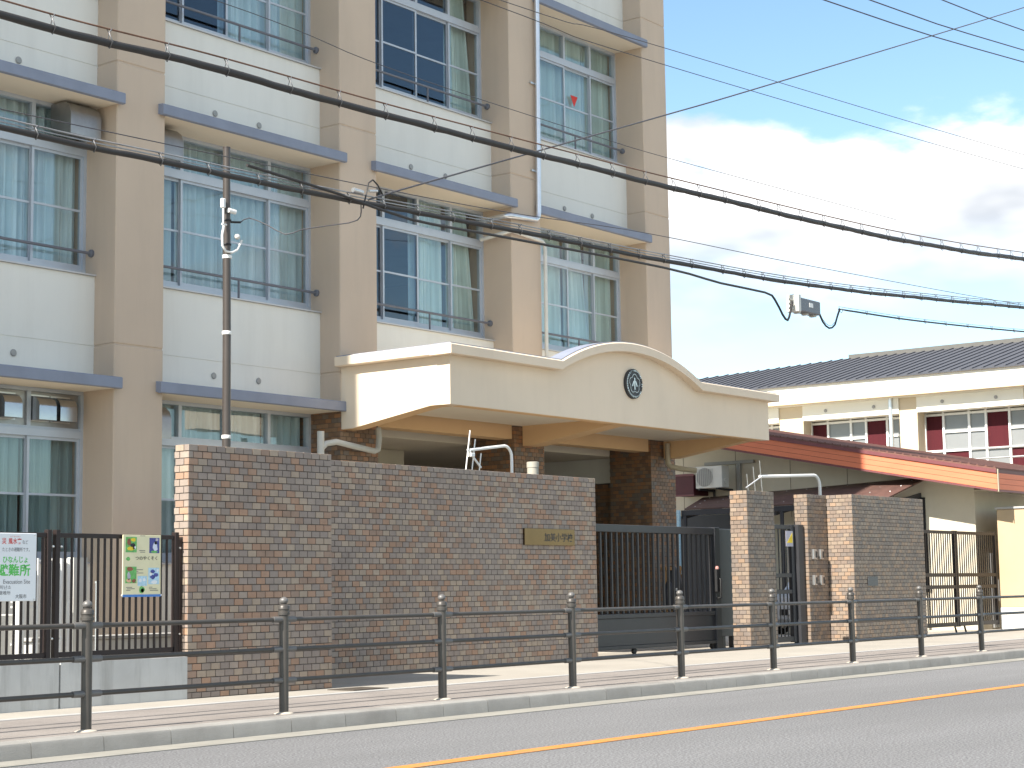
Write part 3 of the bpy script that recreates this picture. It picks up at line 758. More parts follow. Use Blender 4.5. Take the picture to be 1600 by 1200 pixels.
gp = thing('gate_pillar', (24.6, 14.2, G), 'free-standing tiled gate pillar between the sliding gate and the side gate', 'gate pillar')
box('core', M['grout'], gp, 24.20 + TD, 25.05 - TD, 14.05 + TD, 14.36, G - .1, 2.572)
clad(gp, [('-y', 14.05, 24.20, 25.05, G, 2.577), ('-x', 24.20, 14.05 + TD, 14.36, G, 2.577)], 'tile', TAN_MATS, TAN_COLS, seed=13)
w3 = thing('tiled_wall', (29.0, 14.3, G), 'dark stepped tiled wall with four metal letter slots beside the side gate', 'tiled wall')
box('core', M['grout'], w3, 27.76 + TD, 30.60 - TD, 14.05 + TD, 14.53, G - .1, 2.628)
box('core', M['grout'], w3, 27.06 + TD, 27.95, 14.54 + TD, 14.80, G - .1, 2.626)
clad(w3, [('-y', 14.05, 27.76, 30.60, G, 2.633), ('-x', 27.76, 14.05 + TD, 14.54, G, 2.633), ('-y', 14.54, 27.06, 27.759, G, 2.633), ('-x', 27.06, 14.54 + TD, 14.80, G, 2.633)], 'tile', TAN_MATS, TAN_COLS, seed=14)
access = box('access_plate', M['gate_lite'], w3, 28.25, 28.62, 14.035, 14.049, 1.06, 1.22)
for (xx, zz, nm) in ((27.23, 1.61, 'upper'), (27.48, 1.61, 'upper'), (27.22, 1.17, 'lower'), (27.48, 1.17, 'lower')):
    t = thing('letter_slot', (xx, 14.53, zz), '%s metal letter slot on the stepped tiled wall, %s the gate' % (nm, 'nearer' if xx < 27.3 else 'farther from'), 'letter slot', 'letter slots on the tiled wall')
    MB().box(xx - .065, xx + .055, 14.50, 14.539, zz - .085, zz + .085, .006).obj('casing', M['silver'], t)
    box('flap', M['black'], t, xx + .012, xx + .040, 14.494, 14.499, zz - .06, zz + .05)

pq = thing('name_plaque', (19.13, 14.15, 1.77), 'polished bronze school name plate with black characters on the tiled wall', 'name plaque')
MB().box(18.57, 19.69, 14.128, 14.158, 1.665, 1.885, .003).obj('plate', M['bronze_plate'], pq)
text('lettering', '加美小学校', 19.00, 14.1265, 1.715, .115, M['signblack'], pq, .64, .012)

# ================================================================== LEFT FENCE
fe = thing('slat_fence', (8.5, 12.75, G), 'dark brown vertical slat fence on a low concrete base beside the tiled wall', 'fence')
box('concrete_base', M['concrete'], fe, 4.0, 9.925, 12.65, 12.86, G - .1, .512)
box('concrete_base', M['concrete'], fe, 9.945, 11.40, 12.65, 12.86, G - .1, .51)
for xa, xb in ((5.9, 7.86), (7.94, 9.88), (9.98, 11.30)):
    MB().box(xa, xb, 12.735, 12.765, 1.60, 1.64, .003).obj('top_rail', M['fence'], fe)
    MB().box(xa, xb, 12.735, 12.765, .555, .60, .003).obj('bottom_rail', M['fence'], fe)
slat = MB().box(-.0105, .0105, -.008, .008, -.499, .499, .002).mesh('slat', M['fence'])
for xa, xb in ((5.9, 7.86), (7.94, 9.88), (9.98, 11.30)):
    n = int((xb - xa) / .0705)
    for j in range(1, n): link('slat', slat, fe, (xa + (xb - xa) * j / n, 12.75, 1.10))
for xx in (5.86, 7.88, 7.955, 9.865, 9.955, 11.33):
    p = MB().box(xx - .024, xx + .024, 12.722, 12.778, .513, 1.668, .004).obj('post', M['fence'], fe)
    for zz in (.72, 1.52): MB().lathe((xx + .03, 12.715, zz), [(.010, .006), (.010, -.004), (.0, -.006)], 10, 'y').obj('bolt', M['silver'], p)
MB().box(11.355, 11.39, 12.72, 12.78, .513, 1.60, .003).obj('post', M['fence'], fe)

sg = thing('evacuation_sign', (9.2, 12.70, 1.34), 'white evacuation site sign with green characters on the slat fence', 'sign')
MB().box(8.55, 9.70, 12.690, 12.715, 1.05, 1.63, .004).obj('board', M['signwhite'], sg)
ys = 12.6885
text('lettering', '風水害', 9.405, ys, 1.535, .052, M['signred'], sg, .135, .012)
text('lettering', '災', 9.34, ys, 1.535, .052, M['signred'], sg, .045, .012)
text('lettering', 'ふうすいがい', 9.42, ys, 1.595, .012, M['signred'], sg, .11)
text('lettering', 'など', 9.55, ys, 1.537, .034, M['signgrey'], sg, .058)
text('lettering', 'たときの避難所です。', 9.345, ys, 1.472, .036, M['signgrey'], sg, .28)
text('lettering', 'ひなんじょ', 9.352, ys, 1.376, .056, M['green'], sg, .255, .02)
text('lettering', '避難所', 9.295, ys, 1.262, .105, M['green'], sg, .34, .02)
text('lettering', 'Evacuation Site', 9.36, ys, 1.198, .036, M['signgrey'], sg, .275)
text('lettering', '피난소', 9.325, ys, 1.152, .034, M['signgrey'], sg, .115)
text('lettering', '避难所', 9.315, ys, 1.105, .034, M['signgrey'], sg, .12)
text('lettering', '大阪市', 9.485, ys, 1.073, .036, M['signblack'], sg, .115)
for xx in (9.68, 9.18, 8.60):
    for zz in (1.065, 1.615): MB().lathe((xx, 12.689, zz), [(.007, .002), (.007, -.002), (0, -.003)], 10, 'y').obj('screw', M['silver'], sg)

po = thing('poster', (10.9, 12.70, 1.34), 'pale yellow illustrated poster with blue foot strip tied to the slat fence', 'poster')
MB().box(10.665, 11.115, 12.705, 12.715, 1.07, 1.635, .002).obj('sheet', M['poster'], po)
box('foot_strip', M['blue'], po, 10.665, 11.115, 12.7035, 12.7048, 1.07, 1.092)
def patch(x0, z0, w, h, m, y=12.7038, nm='picture'): return box(nm, M[m], po, 10.665 + x0, 10.665 + x0 + w, y, y + .0008, 1.07 + z0, 1.07 + z0 + h)
def blob(x0, z0, rx, rz, m, y=12.7026):
    q = MB(); rg = random.Random(int(x0 * 1000 + z0 * 777)); n = 11
    poly = [(10.665 + x0 + rx * math.cos(2 * math.pi * i / n) * rg.uniform(.75, 1.1), 1.07 + z0 + rz * math.sin(2 * math.pi * i / n) * rg.uniform(.75, 1.1)) for i in range(n)]
    q.prism(poly, 'y', y, y + .0008); return q.obj('picture', M[m], po)
patch(.03, .405, .13, .14, 'leafgreen'); patch(.31, .40, .12, .14, 'navy'); patch(.18, .45, .10, .09, 'yellow' if False else 'poster', 12.7036); patch(.03, .125, .13, .15, 'leafgreen'); patch(.30, .115, .13, .15, 'lightblue'); patch(.175, .10, .11, .09, 'lightblue')
for a in ((.07, .50, .025, .035, 'brownprint'), (.12, .52, .03, .02, 'yellow'), (.11, .47, .03, .02, 'signblack'), (.09, .44, .045, .02, 'yellow'), (.13, .45, .02, .02, 'signwhite'),
          (.38, .46, .03, .045, 'dress'), (.385, .495, .02, .018, 'signblack'), (.40, .525, .018, .014, 'greyprint'), (.37, .412, .045, .012, 'leafgreen'),
          (.08, .255, .04, .022, 'brownprint'), (.07, .19, .02, .04, 'greyprint'), (.07, .15, .03, .02, 'skin'), (.13, .145, .025, .02, 'brownprint'), (.12, .20, .025, .03, 'leafgreen'),
          (.35, .23, .03, .02, 'navy'), (.39, .20, .03, .02, 'navy'), (.35, .18, .03, .02, 'navy'), (.37, .135, .04, .018, 'signwhite'), (.33, .21, .018, .02, 'signwhite'), (.41, .24, .015, .015, 'signwhite'),
          (.205, .15, .018, .018, 'signwhite'), (.25, .155, .02, .015, 'signwhite'), (.225, .065, .035, .035, 'leafgreen'), (.23, .06, .022, .022, 'brownprint'), (.06, .345, .024, .020, 'leafgreen')): blob(*a)
text('lettering', 'つのやくそく', 10.665 + .145, 12.7022, 1.07 + .335, .036, M['signblack'], po, .26, .008)
for i, (xx, zz, ww) in enumerate(((.16, .245, .075), (.16, .23, .02), (.16, .215, .08), (.04, .085, .07), (.05, .072, .09), (.04, .058, .05), (.31, .085, .04), (.31, .07, .09), (.32, .056, .10), (.19, .42, .07), (.2, .405, .06), (.2, .555, .06))):
    patch(xx, zz, ww, .005, 'signgrey', 12.7034, 'text_line')
for xx in (10.66, 11.12):
    MB().lathe((xx, 12.706, 1.085), [(.008, .004), (.008, -.004), (0, -.005)], 8, 'y').obj('tie', M['signwhite'], po)

# things behind the fence
def outdoor_unit(x, y, z, label, grp=None):
    t = thing('outdoor_unit', (x, y, z), label, 'outdoor unit', grp)
    MB().box(x - .39, x + .39, y - .15, y + .15, z, z + .62, .012).obj('casing', M['offwhite'], t)
    MB().lathe((x - .10, y - .151, z + .31), [(.24, 0), (.24, -.006), (.22, -.010), (.0, -.012)], 24, 'y').obj('fan_grille', M['vent'], t, 40)
    for j in range(7): MB().box(x - .32, x + .12, y - .170, y - .164, z + .10 + j * .065, z + .108 + j * .065).obj('grille_bar', M['offwhite'], t)
    return t
outdoor_unit(10.45, 14.6, .30, 'pale outdoor air unit standing behind the slat fence under the white sign')
pr = thing('white_pipe_rack', (11.2, 14.4, .2), 'bundle of white vertical pipes with brackets behind the slat fence', 'pipe rack')
for xx, rr in ((10.80, .028), (10.86, .012), (11.02, .02), (11.14, .026), (11.21, .022), (11.30, .03), (11.40, .022)):
    MB().tube([(xx, 14.4, .25), (xx, 14.4, 1.46)], rr, 10).obj('pipe', M['white'], pr, 50)
for zz in (.45, .62, .80, .98, 1.03, 1.08, 1.28, 1.43): MB().box(10.75, 11.44, 14.43, 14.45, zz, zz + .018).obj('bracket', M['white'], pr)
box('panel', M['offwhite'], pr, 11.43, 11.60, 14.36, 14.46, .25, 1.47)
rw = thing('low_retaining_wall', (12.2, 15.2, G), 'low grey concrete ledge behind the slat fence below the poster', 'low wall')
MB().box(11.65, 16.2, 15.3, 15.5, G, .62, .01).obj('wall', M['concrete'], rw); MB().box(11.63, 16.2, 15.28, 15.52, .621, .66, .006).obj('coping', M['edging'], rw)
sp_ = thing('steel_stub_post', (11.0, 13.2, G), 'thin galvanised post behind the slat fence left of the poster', 'post')
MB().tube([(10.78, 13.2, G), (10.78, 13.2, 1.20)], .018, 10).obj('tube', M['zinc'], sp_, 50); MB().lathe((10.78, 13.2, 1.20), [(.024, 0), (.024, .02), (.0, .026)], 10).obj('lid', M['silver'], sp_)

# ================================================================== GUARD RAIL
PX0, PY, PZ = 8.396, 10.386, 0.117
gl = thing('guard_rail', (16.4, PY, PZ), 'dark bronze pedestrian guard rail with ball-topped posts along the kerb', 'guard rail')
prof = [(.039, 0), (.039, .79), (.049, .793), (.049, .815), (.044, .82), (.044, .832), (.050, .838), (.048, .862), (.038, .875), (.022, .882)]
post_me = MB().lathe((0, 0, 0), prof, 20).mesh('post', M['rail'], 35)
ball_me = MB().lathe((0, 0, 0), [(.018, 0)] + [(.036 * math.sin(R(a)), .030 - .030 * math.cos(R(a))) for a in range(30, 180, 15)] + [(.002, .0605)], 18).mesh('finial', M['collar'], 60)
mor_me = MB().lathe((0, 0, 0), [(.085, -.01), (.08, .004), (.055, .012), (.036, .016)], 16).mesh('mortar_ring', M['mortar'], 40)
slv = MB().tube([(0, 0, 0), (.115, 0, 0)], [.026, .024], 12).mesh('sleeve', M['collar'], 50)
ral = MB().tube([(0, 0, 0), (1.78, 0, 0)], .0185, 12).mesh('rail', M['rail'], 50)
for n in range(-3, 14):
    x = PX0 + 2 * n
    link('post', post_me, gl, (x, PY, PZ)); link('finial', ball_me, gl, (x, PY, PZ + .878)); link('mortar_ring', mor_me, gl, (x, PY, PZ))
    for h in (.268, .517, .757):
        link('rail', ral, gl, (x + .11, PY + .0, PZ + h))
        link('sleeve', slv, gl, (x + .012, PY, PZ + h))
        o = link('sleeve', slv, gl, (x - .012, PY, PZ + h)); o.rotation_euler = (0, 0, math.pi)

# ================================================================== GATES
sgt = thing('sliding_gate', (22.3, 14.75, G), 'wide charcoal sliding gate with vertical bars behind the tiled wall end', 'gate')
YG = 14.75
MB().box(18.2, 24.40, YG - .05, YG + .05, 1.90, 2.01, .006).obj('top_rail', M['gate'], sgt)
MB().box(18.2, 24.40, YG - .05, YG + .05, .645, .71, .006).obj('middle_rail', M['gate'], sgt)
MB().box(18.2, 24.40, YG - .03, YG + .03, .25, .644, .004).obj('lower_panel', M['gate'], sgt)
MB().box(18.2, 24.40, YG - .05, YG + .05, .20, .249, .004).obj('bottom_rail', M['gate'], sgt)
gbar = MB().box(-.017, .017, -.017, .017, -.594, .594, .003).mesh('bar', M['gate'])
x = 18.4
while x < 24.25: link('bar', gbar, sgt, (x, YG, 1.305)); x += .139
MB().box(24.26, 24.42, YG - .06, YG + .06, .12, 2.02, .006).obj('end_stile', M['gate'], sgt)
mb = MB(); mb.tube([(24.30, YG - .06, .90), (24.30, YG - .13, .92), (24.30, YG - .13, 1.20), (24.30, YG - .06, 1.22)], .016, 10); mb.obj('handle', M['black'], sgt, 50)
MB().box(24.22, 24.33, YG - .11, YG - .061, 1.0, 1.36, .008).obj('lock_case', M['black'], sgt)
MB().lathe((24.28, YG - .08, 1.36), [(.030, 0), (.030, .025), (.020, .045), (.0, .05)], 14).obj('indicator', M['pinklamp'], sgt, 50)
for xx in (18.6, 22.0, 24.2): MB().lathe((xx, YG - .02, .165), [(.045, 0), (.045, .04)], 16, 'y').obj('wheel', M['black'], sgt, 40)
cpst = thing('catch_post', (24.6, 14.75, G), 'flat grey catch post for the sliding gate beside the tiled gate pillar', 'gate post')
MB().box(24.46, 24.96, 14.72, 14.84, .30, 2.00, .006).obj('panel', M['gate_lite'], cpst)
MB().box(24.50, 24.60, 14.74, 14.82, .10, .299, .004).obj('foot', M['gate'], cpst); MB().box(24.82, 24.92, 14.74, 14.82, .10, .299, .004).obj('foot', M['gate'], cpst)
sd = thing('side_gate', (26.1, 14.7, G), 'narrow dark barred side gate with a small sticker next to the letter slots', 'gate')
MB().box(25.08, 26.80, 14.67, 14.73, 2.03, 2.10, .004).obj('top_rail', M['gate'], sd)
MB().box(25.08, 26.80, 14.67, 14.73, .16, .24, .004).obj('bottom_rail', M['gate'], sd)
MB().box(25.08, 26.80, 14.67, 14.73, 1.22, 1.29, .004).obj('middle_rail', M['gate'], sd); MB().box(25.08, 26.80, 14.67, 14.73, .95, 1.02, .004).obj('middle_rail', M['gate'], sd)
sbar = MB().box(-.009, .009, -.009, .009, -.895, .895, .002).mesh('bar', M['gate'])
x = 25.2
while x < 26.7: link('bar', sbar, sd, (x, 14.70, 1.135)); x += .125
MB().box(26.70, 26.80, 14.66, 14.74, .14, 2.11, .005).obj('stile', M['gate'], sd)
MB().box(26.83, 27.03, 14.60, 14.74, .11, 2.11, .006).obj('hinge_post', M['gate'], sd)
st = MB().box(26.50, 26.74, 14.652, 14.657, 1.74, 2.0).obj('sticker', M['greyprint'], sd)
MB().prism([(26.53, 1.80), (26.72, 1.80), (26.72, 1.97)], 'y', 14.649, 14.6515).obj('print', M['yellow'], st)
lg = thing('lattice_gate', (33.2, 14.5, G), 'dark double gate of fine bars between the dark tiled wall and the ochre wall', 'gate')
lbar = MB().box(-.008, .008, -.009, .009, -.89, .89).mesh('bar', M['gate_dark'])
for xa, xb in ((30.9, 32.96), (32.98, 34.96)):
    for z0, z1 in ((2.04, 2.10), (1.21, 1.28), (.98, 1.05), (.25, .33)): MB().box(xa, xb, 14.475, 14.525, z0, z1, .003).obj('rail', M['gate_dark'], lg)
    for xs in (xa, xb - .07): MB().box(xs, xs + .07, 14.47, 14.53, .24, 2.11, .004).obj('stile', M['gate_dark'], lg)
    n = int((xb - xa) / .1)
    for j in range(1, n): link('bar', lbar, lg, (xa + (xb - xa) * j / n, 14.5, 1.18))
for xx in (32.75, 33.2): MB().tube([(xx, 14.47, .25), (xx + .03, 14.45, .12)], .02, 8).obj('drop_bolt', M['gate_dark'], lg)
ow = thing('ochre_wall', (35.3, 14.0, G), 'pale ochre rendered wall end on a concrete foot past the lattice gate', 'wall')
MB().box(35.0, 38.0, 12.9, 14.45, .58, 2.575, .01).obj('wall', M['yellowwall'], ow)
MB().box(34.985, 38.0, 12.88, 14.46, G - .1, .579, .01).obj('foot', M['concrete'], ow)
MB().box(34.97, 38.0, 12.87, 14.48, 2.576, 2.62, .006).obj('coping', M['edging'], ow)

# ================================================================== POLE AND AERIALS
pl = thing('service_pole', (13.9, 14.8, G), 'slim dark brown service pole with white clamps behind the tiled wall', 'pole')
MB().tube([(13.9, 14.8, G), (13.9, 14.8, 4.0), (13.885, 14.8, 6.19)], [.052, .047, .042], 16).obj('shaft', M['pole'], pl, 50)
MB().lathe((13.885, 14.8, 6.19), [(.044, 0), (.044, .012), (.0, .02)], 16).obj('lid', M['pole'], pl, 40)
for zz in (2.83, 4.02, 4.90): MB().lathe((13.9, 14.8, zz), [(.053, 0), (.055, .005), (.055, .035), (.053, .04)], 16).obj('clamp', M['white'], pl, 40)
for zz in (5.05, 5.33): MB().lathe((13.89, 14.8, zz), [(.052, 0), (.055, .005), (.055, .018), (.052, .022)], 16).obj('band', M['black'], pl, 40)
mb = MB(); mb.box(13.775, 13.825, 14.74, 14.79, 5.47, 5.58, .008); mb.obj('sensor', M['white'], pl)
mb = MB(); mb.tube([(13.80, 14.76, 5.47), (13.80, 14.76, 5.30), (13.79, 14.76, 5.27)], .011, 8); mb.tube([(13.78, 14.76, 5.28), (13.85, 14.76, 5.28)], .012, 8); mb.obj('bracket', M['white'], pl, 50)
MB().tube([(13.86, 14.74, 5.45), (13.96, 14.73, 5.44)], .028, 12).obj('cap_light', M['white'], pl, 50)
mb = MB(); mb.tube([(13.80, 14.75, 5.26), (13.775, 14.75, 5.15), (13.78, 14.75, 5.03), (13.83, 14.75, 4.97), (13.92, 14.74, 4.965), (14.0, 14.74, 5.01), (14.055, 14.74, 5.10), (14.07, 14.74, 5.13)], .014, 10); mb.obj('conduit', M['white'], pl, 50)
MB().lathe((14.0, 14.74, 5.16), [(.0, -.035), (.03, -.02), (.036, .0), (.03, .02), (.0, .035)], 12).obj('insulator', M['offwhite'], pl, 60)
mb = MB(); mb.tube([(13.94, 14.78, 5.33), (14.0, 14.77, 5.335), (14.06, 14.75, 5.34)], .012, 8); mb.obj('hook', M['black'], pl)

def aerial(t, tip, boom_dir, els, m):
    b = Vector(tip); d = Vector(boom_dir).normalized()
    MB().tube([b - d * .05, b + d * .30], .014, 8).obj('boom', m, t, 50)
    for s, L_, e in els:
        c = b + d * s; e = Vector(e).normalized(); MB().tube([c - e * L_ / 2, c + e * L_ / 2], .0085, 6).obj('element', m, t, 50)
a1 = thing('pipe_aerial', (18.69, 14.4, 2.6), 'white bent pipe with a small dipole aerial on the long tiled wall', 'aerial')
mb = MB(); mb.tube([(18.69, 14.42, 1.2), (18.69, 14.42, 2.80)] + arc((18.54, 14.42, 2.83), .15, 0, 90, 6)[1:] + [(17.80, 14.42, 2.885)], .020, 12); mb.obj('pipe', M['white'], a1, 50)
aerial(a1, (17.80, 14.42, 2.86), (.75, .0, -.62), ((-.04, .52, (.18, 0, .98)), (.10, .48, (.18, 0, .98)), (.27, .34, (.18, 0, .98))), M['white'])
MB().box(17.80, 17.88, 14.39, 14.45, 2.80, 2.85, .005).obj('feed_box', M['white'], a1)
a2 = thing('pipe_aerial', (28.08, 14.75, 2.6), 'white bent pipe with a small dipole aerial above the dark stepped tiled wall', 'aerial')
mb = MB(); mb.tube([(28.08, 14.82, 1.2), (28.08, 14.82, 2.80)] + arc((27.88, 14.82, 2.80), .20, 0, 90, 6)[1:] + [(25.98, 14.82, 2.90)], .027, 12); mb.obj('pipe', M['white'], a2, 50)
aerial(a2, (25.98, 14.82, 2.88), (-.55, .5, -.5), ((-.02, .55, (-.12, 0, 1)), (.12, .5, (-.12, 0, 1)), (.26, .42, (-.12, 0, 1))), M['silver'])
vp = thing('vent_stub', (19.42, 14.6, 2.0), 'short pale capped pipe showing above the long tiled wall', 'vent pipe')
MB().lathe((19.42, 14.62, 1.0), [(.078, 0), (.078, 1.74), (.084, 1.742), (.084, 1.815), (.076, 1.82)], 20).obj('tube', M['stub'], vp, 40)

# ================================================================== OVERHEAD LINES
def lerp_path(pts, step=.25):
    pts = [Vector(p) for p in pts]; out = []
    n = len(pts)
    for i in range(n - 1):
        p0 = pts[max(i - 1, 0)]; p1 = pts[i]; p2 = pts[i + 1]; p3 = pts[min(i + 2, n - 1)]
        k = max(2, int((p2 - p1).length / step))
        for j in range(k):
            t = j / k
            out.append(0.5 * ((2 * p1) + (p2 - p0) * t + (2 * p0 - 5 * p1 + 4 * p2 - p3) * t * t + (3 * p1 - p0 - 3 * p2 + p3) * t * t * t))
    out.append(pts[-1]); return out
def cable(name, pts, r, label, m, wires=(), hang=None, wob=0.0, hmat='wire', hw=.10, cat='cable', second=None):
    path = lerp_path(pts, .18 if wob else .4)
    t = thing(name, path[0], label, cat, 'overhead lines')
    rg = random.Random(len(pts) * 31 + int(r * 1e4))
    pp = [p + Vector((0, 0, wob * (math.sin(p.x * 2.1) * .5 + rg.uniform(-.5, .5)))) for p in path]
    MB().tube(pp, [r * (1 + (rg.uniform(-.08, .08) if wob else 0)) for _ in pp], 8).obj('sheath', M[m], t, 60)
    if second: MB().tube([p + Vector((0, -.01, second[0] + .012 * math.sin(p.x * 1.3))) for p in path], second[1], 6).obj('thin_cable', M['cable'], t, 60)
    for dz, rr, mm in wires: MB().tube([p + Vector((0, 0, dz)) for p in path], rr, 6).obj('messenger_wire', M[mm], t, 60)
    if hang:
        dz = wires[0][0]; acc = 0; me = None
        q = MB(); q.tube([(.02, -.01, .004 + dz), (-.012, -.016, dz * .7), (-.004, -.016 - r, 0), (0, -.008, -r - .012), (.004, r + .006, 0), (.012, .012, dz * .7), (-.02, .01, .004 + dz)], .0048, 5)
        me = q.mesh('hanger', M[hmat], 60)
        for a, b in zip(path[:-1], path[1:]):
            acc += (b - a).length
            if acc > hang: acc = 0; link('hanger', me, t, b + Vector((rg.uniform(-.06, .06), 0, 0)))
    return t
c1 = [(-8, 11, 6.15), (-2, 11, 5.72), (4, 11, 5.50), (7.99, 11, 5.475), (10.17, 11, 5.55), (12.35, 11, 5.59), (15.19, 11, 5.68), (17.42, 11, 5.76), (23.11, 11, 6.02), (28.28, 11, 6.42), (34, 11, 7.0)]
cable('overhead_cable', c1, .034, 'upper thick black cable slung under a rusty wire across the facade', 'cable', ((.115, .0075, 'wire_rust'),), .56, .007, 'hanger')
c2 = [(-8, 11.3, 5.3), (-2, 11.3, 4.95), (4, 11.3, 4.73), (8.23, 11.3, 4.70), (10.02, 11.3, 4.73), (12.13, 11.3, 4.78), (14.71, 11.3, 4.88), (17.57, 11.3, 4.96), (21.96, 11.3, 5.17), (28.95, 11.3, 5.72), (34, 11.3, 6.2)]
cable('overhead_cable', c2, .026, 'lower thick black cable with bright steel wires across the facade', 'cable', ((.075, .007, 'wire'), (.045, .006, 'wire')), .50, .006, 'hanger')
c2b = [(10.8, 11.25, 4.86), (12.0, 11.25, 4.80), (13.0, 11.25, 4.72), (14.6, 11.25, 4.77), (17.6, 11.25, 4.86), (18.9, 11.25, 4.84), (20.0, 11.25, 4.86)]
cable('drop_cable', c2b + [(20.25, 11.25, 4.80), (20.45, 11.25, 4.62), (20.58, 11.25, 4.56), (20.66, 11.25, 4.68), (20.72, 11.25, 4.83)], .015, 'thin black cable hung below the lower cable, looping into the grey box', 'cable', (), None)
cable('drop_cable', [(21.50, 11.28, 4.80), (21.62, 11.28, 4.66), (21.80, 11.28, 4.59), (21.98, 11.28, 4.66), (22.12, 11.28, 4.87), (22.35, 11.28, 4.90), (24.5, 11.28, 5.0), (28.0, 11.28, 5.23), (33, 11.28, 5.6)], .013, 'thin black cable looping out of the grey box towards the gym roof', 'cable', ((.035, .004, 'wire'),), .75, 0, 'wire')
def line(pts, label, r=.0065, m='wire_dark'): return cable('overhead_wire', pts, r, label, m, (), None, 0, cat='wire')
line([(12.45, 11.3, 4.83), (12.9, 11.3, 5.0), (15.25, 11.3, 5.85), (17.8, 11.3, 6.77), (20.34, 11.3, 7.70), (29.62, 11.3, 11.15), (36, 11.3, 13.6)], 'single wire climbing steeply from the lower cable to the upper right sky', .009)
line([(2, 12, 7.2), (15.44, 12, 7.75), (18.34, 12, 7.97), (31.1, 12, 8.89), (42, 12, 9.9)], 'upper of two thin wires passing the top of the end pillar', .0052)
line([(2, 12, 7.35), (15.09, 12, 7.66), (18.33, 12, 7.75), (30.49, 12, 8.57), (42, 12, 9.5)], 'lower of two thin wires passing the top of the end pillar', .0052)
line([(1.35, 2.7, 2.714), (5.261, 2.7, 3.054), (7.047, 2.7, 3.25), (10.8, 2.7, 3.726)], 'lowest of three wires crossing the upper right corner of the sky', .0024)
line([(1.35, 2.71, 2.781), (5.593, 2.71, 3.149), (7.054, 2.71, 3.308), (10.8, 2.71, 3.759)], 'middle one of three wires crossing the upper right corner of the sky', .0024)
line([(1.35, 2.72, 2.882), (6.21, 2.72, 3.318), (7.064, 2.72, 3.402), (10.8, 2.72, 3.794)], 'topmost of three wires crossing the upper right corner of the sky', .0024)
line([(2, 12, 4.9), (13.66, 12, 5.22), (18.24, 12, 5.49), (22.54, 12, 5.66), (30.74, 12, 6.05), (40, 12, 6.6)], 'thin wire between the two thick cables at the end pillar', .005)
line([(2, 12.2, 6.65), (11.0, 12.2, 6.71), (13.4, 12.2, 6.62), (15.0, 12.2, 6.60), (17.6, 12.2, 6.62), (19.5, 12.2, 6.66), (26, 12.2, 6.9)], 'thin grey wire drooping across the second floor ledges', .0045)
ab = thing('amplifier_box', (21.1, 11.28, 4.72), 'small grey amplifier box hanging from the overhead cable against the sky', 'cable box')
MB().box(20.84, 21.42, 11.20, 11.36, 4.715, 4.90, .012).obj('case', M['boxgrey'], ab)
MB().box(20.78, 20.86, 11.19, 11.37, 4.70, 4.935, .008).obj('end_plate', M['offwhite'], ab)
for zz in (4.74, 4.80, 4.86): MB().tube([(20.70, 11.28, zz), (20.78, 11.28, zz)], .016, 8).obj('port', M['pvc'], ab)
for xx in (20.9, 21.12, 21.34): MB().box(xx - .03, xx + .03, 11.24, 11.32, 4.69, 4.714).obj('foot', M['pvc'], ab)
box('label_plate', M['white'], ab, 21.10, 21.20, 11.195, 11.199, 4.79, 4.85)
jc = thing('splice_case', (12.3, 11.28, 4.83), 'small pale splice clamp with a wire hoop on the lower cable', 'cable clamp')
mb = MB(); mb.tube([(12.33, 11.26, 4.72), (12.36, 11.25, 4.85), (12.40, 11.25, 4.98), (12.46, 11.25, 5.02), (12.53, 11.25, 4.98), (12.60, 11.25, 4.90)], .008, 6); mb.obj('hoop', M['cable'], jc, 60)
MB().tube([(12.18, 11.25, 4.875), (12.31, 11.25, 4.87)], .024, 10).obj('clamp', M['silver'], jc, 50); MB().tube([(12.40, 11.25, 4.90), (12.52, 11.25, 4.92)], .015, 8).obj('clamp', M['silver'], jc, 50)
line([(14.06, 14.75, 5.34), (14.15, 14.7, 5.40), (14.26, 14.5, 5.30), (14.34, 14.3, 5.18), (14.40, 14.1, 5.22), (14.30, 13.6, 5.18), (13.6, 12.5, 4.98), (12.4, 11.35, 4.80)], 'wavy drop wire from the brown service pole up to the lower cable', .007)

# ================================================================== RED-ROOFED HOUSE
hs = thing('red_roofed_house', (38, 18, G), 'low cream building with a sloping red fascia behind the gates', 'house')
HX, HY = 35.2, 15.0                       # west wall plane and front corner
XR = 34.3                                 # plane of the west fascia
def zr(y): return 3.33 + (y - 14.12) * 0.1925          # top edge of the fascia
WY1 = 27.0
# west wall follows the roof slope; front wall
mb = MB(); mb.prism([(HY, G), (WY1, G), (WY1, zr(WY1) - .25), (HY, zr(HY) - .25)], 'x', HX, HX + .2); mb.obj('west_wall', M['housewall'], hs)
for yy in (17.9, 19.3, 20.7, 22.1): MB().box(HX - .004, HX + .01, yy - .006, yy + .006, 2.6, zr(yy) - .45).obj('siding_joint', M['groove'], hs)
box('front_wall', M['housewall'], hs, HX + .201, 46.0, HY + .001, HY + .2, G, zr(HY) - .26)
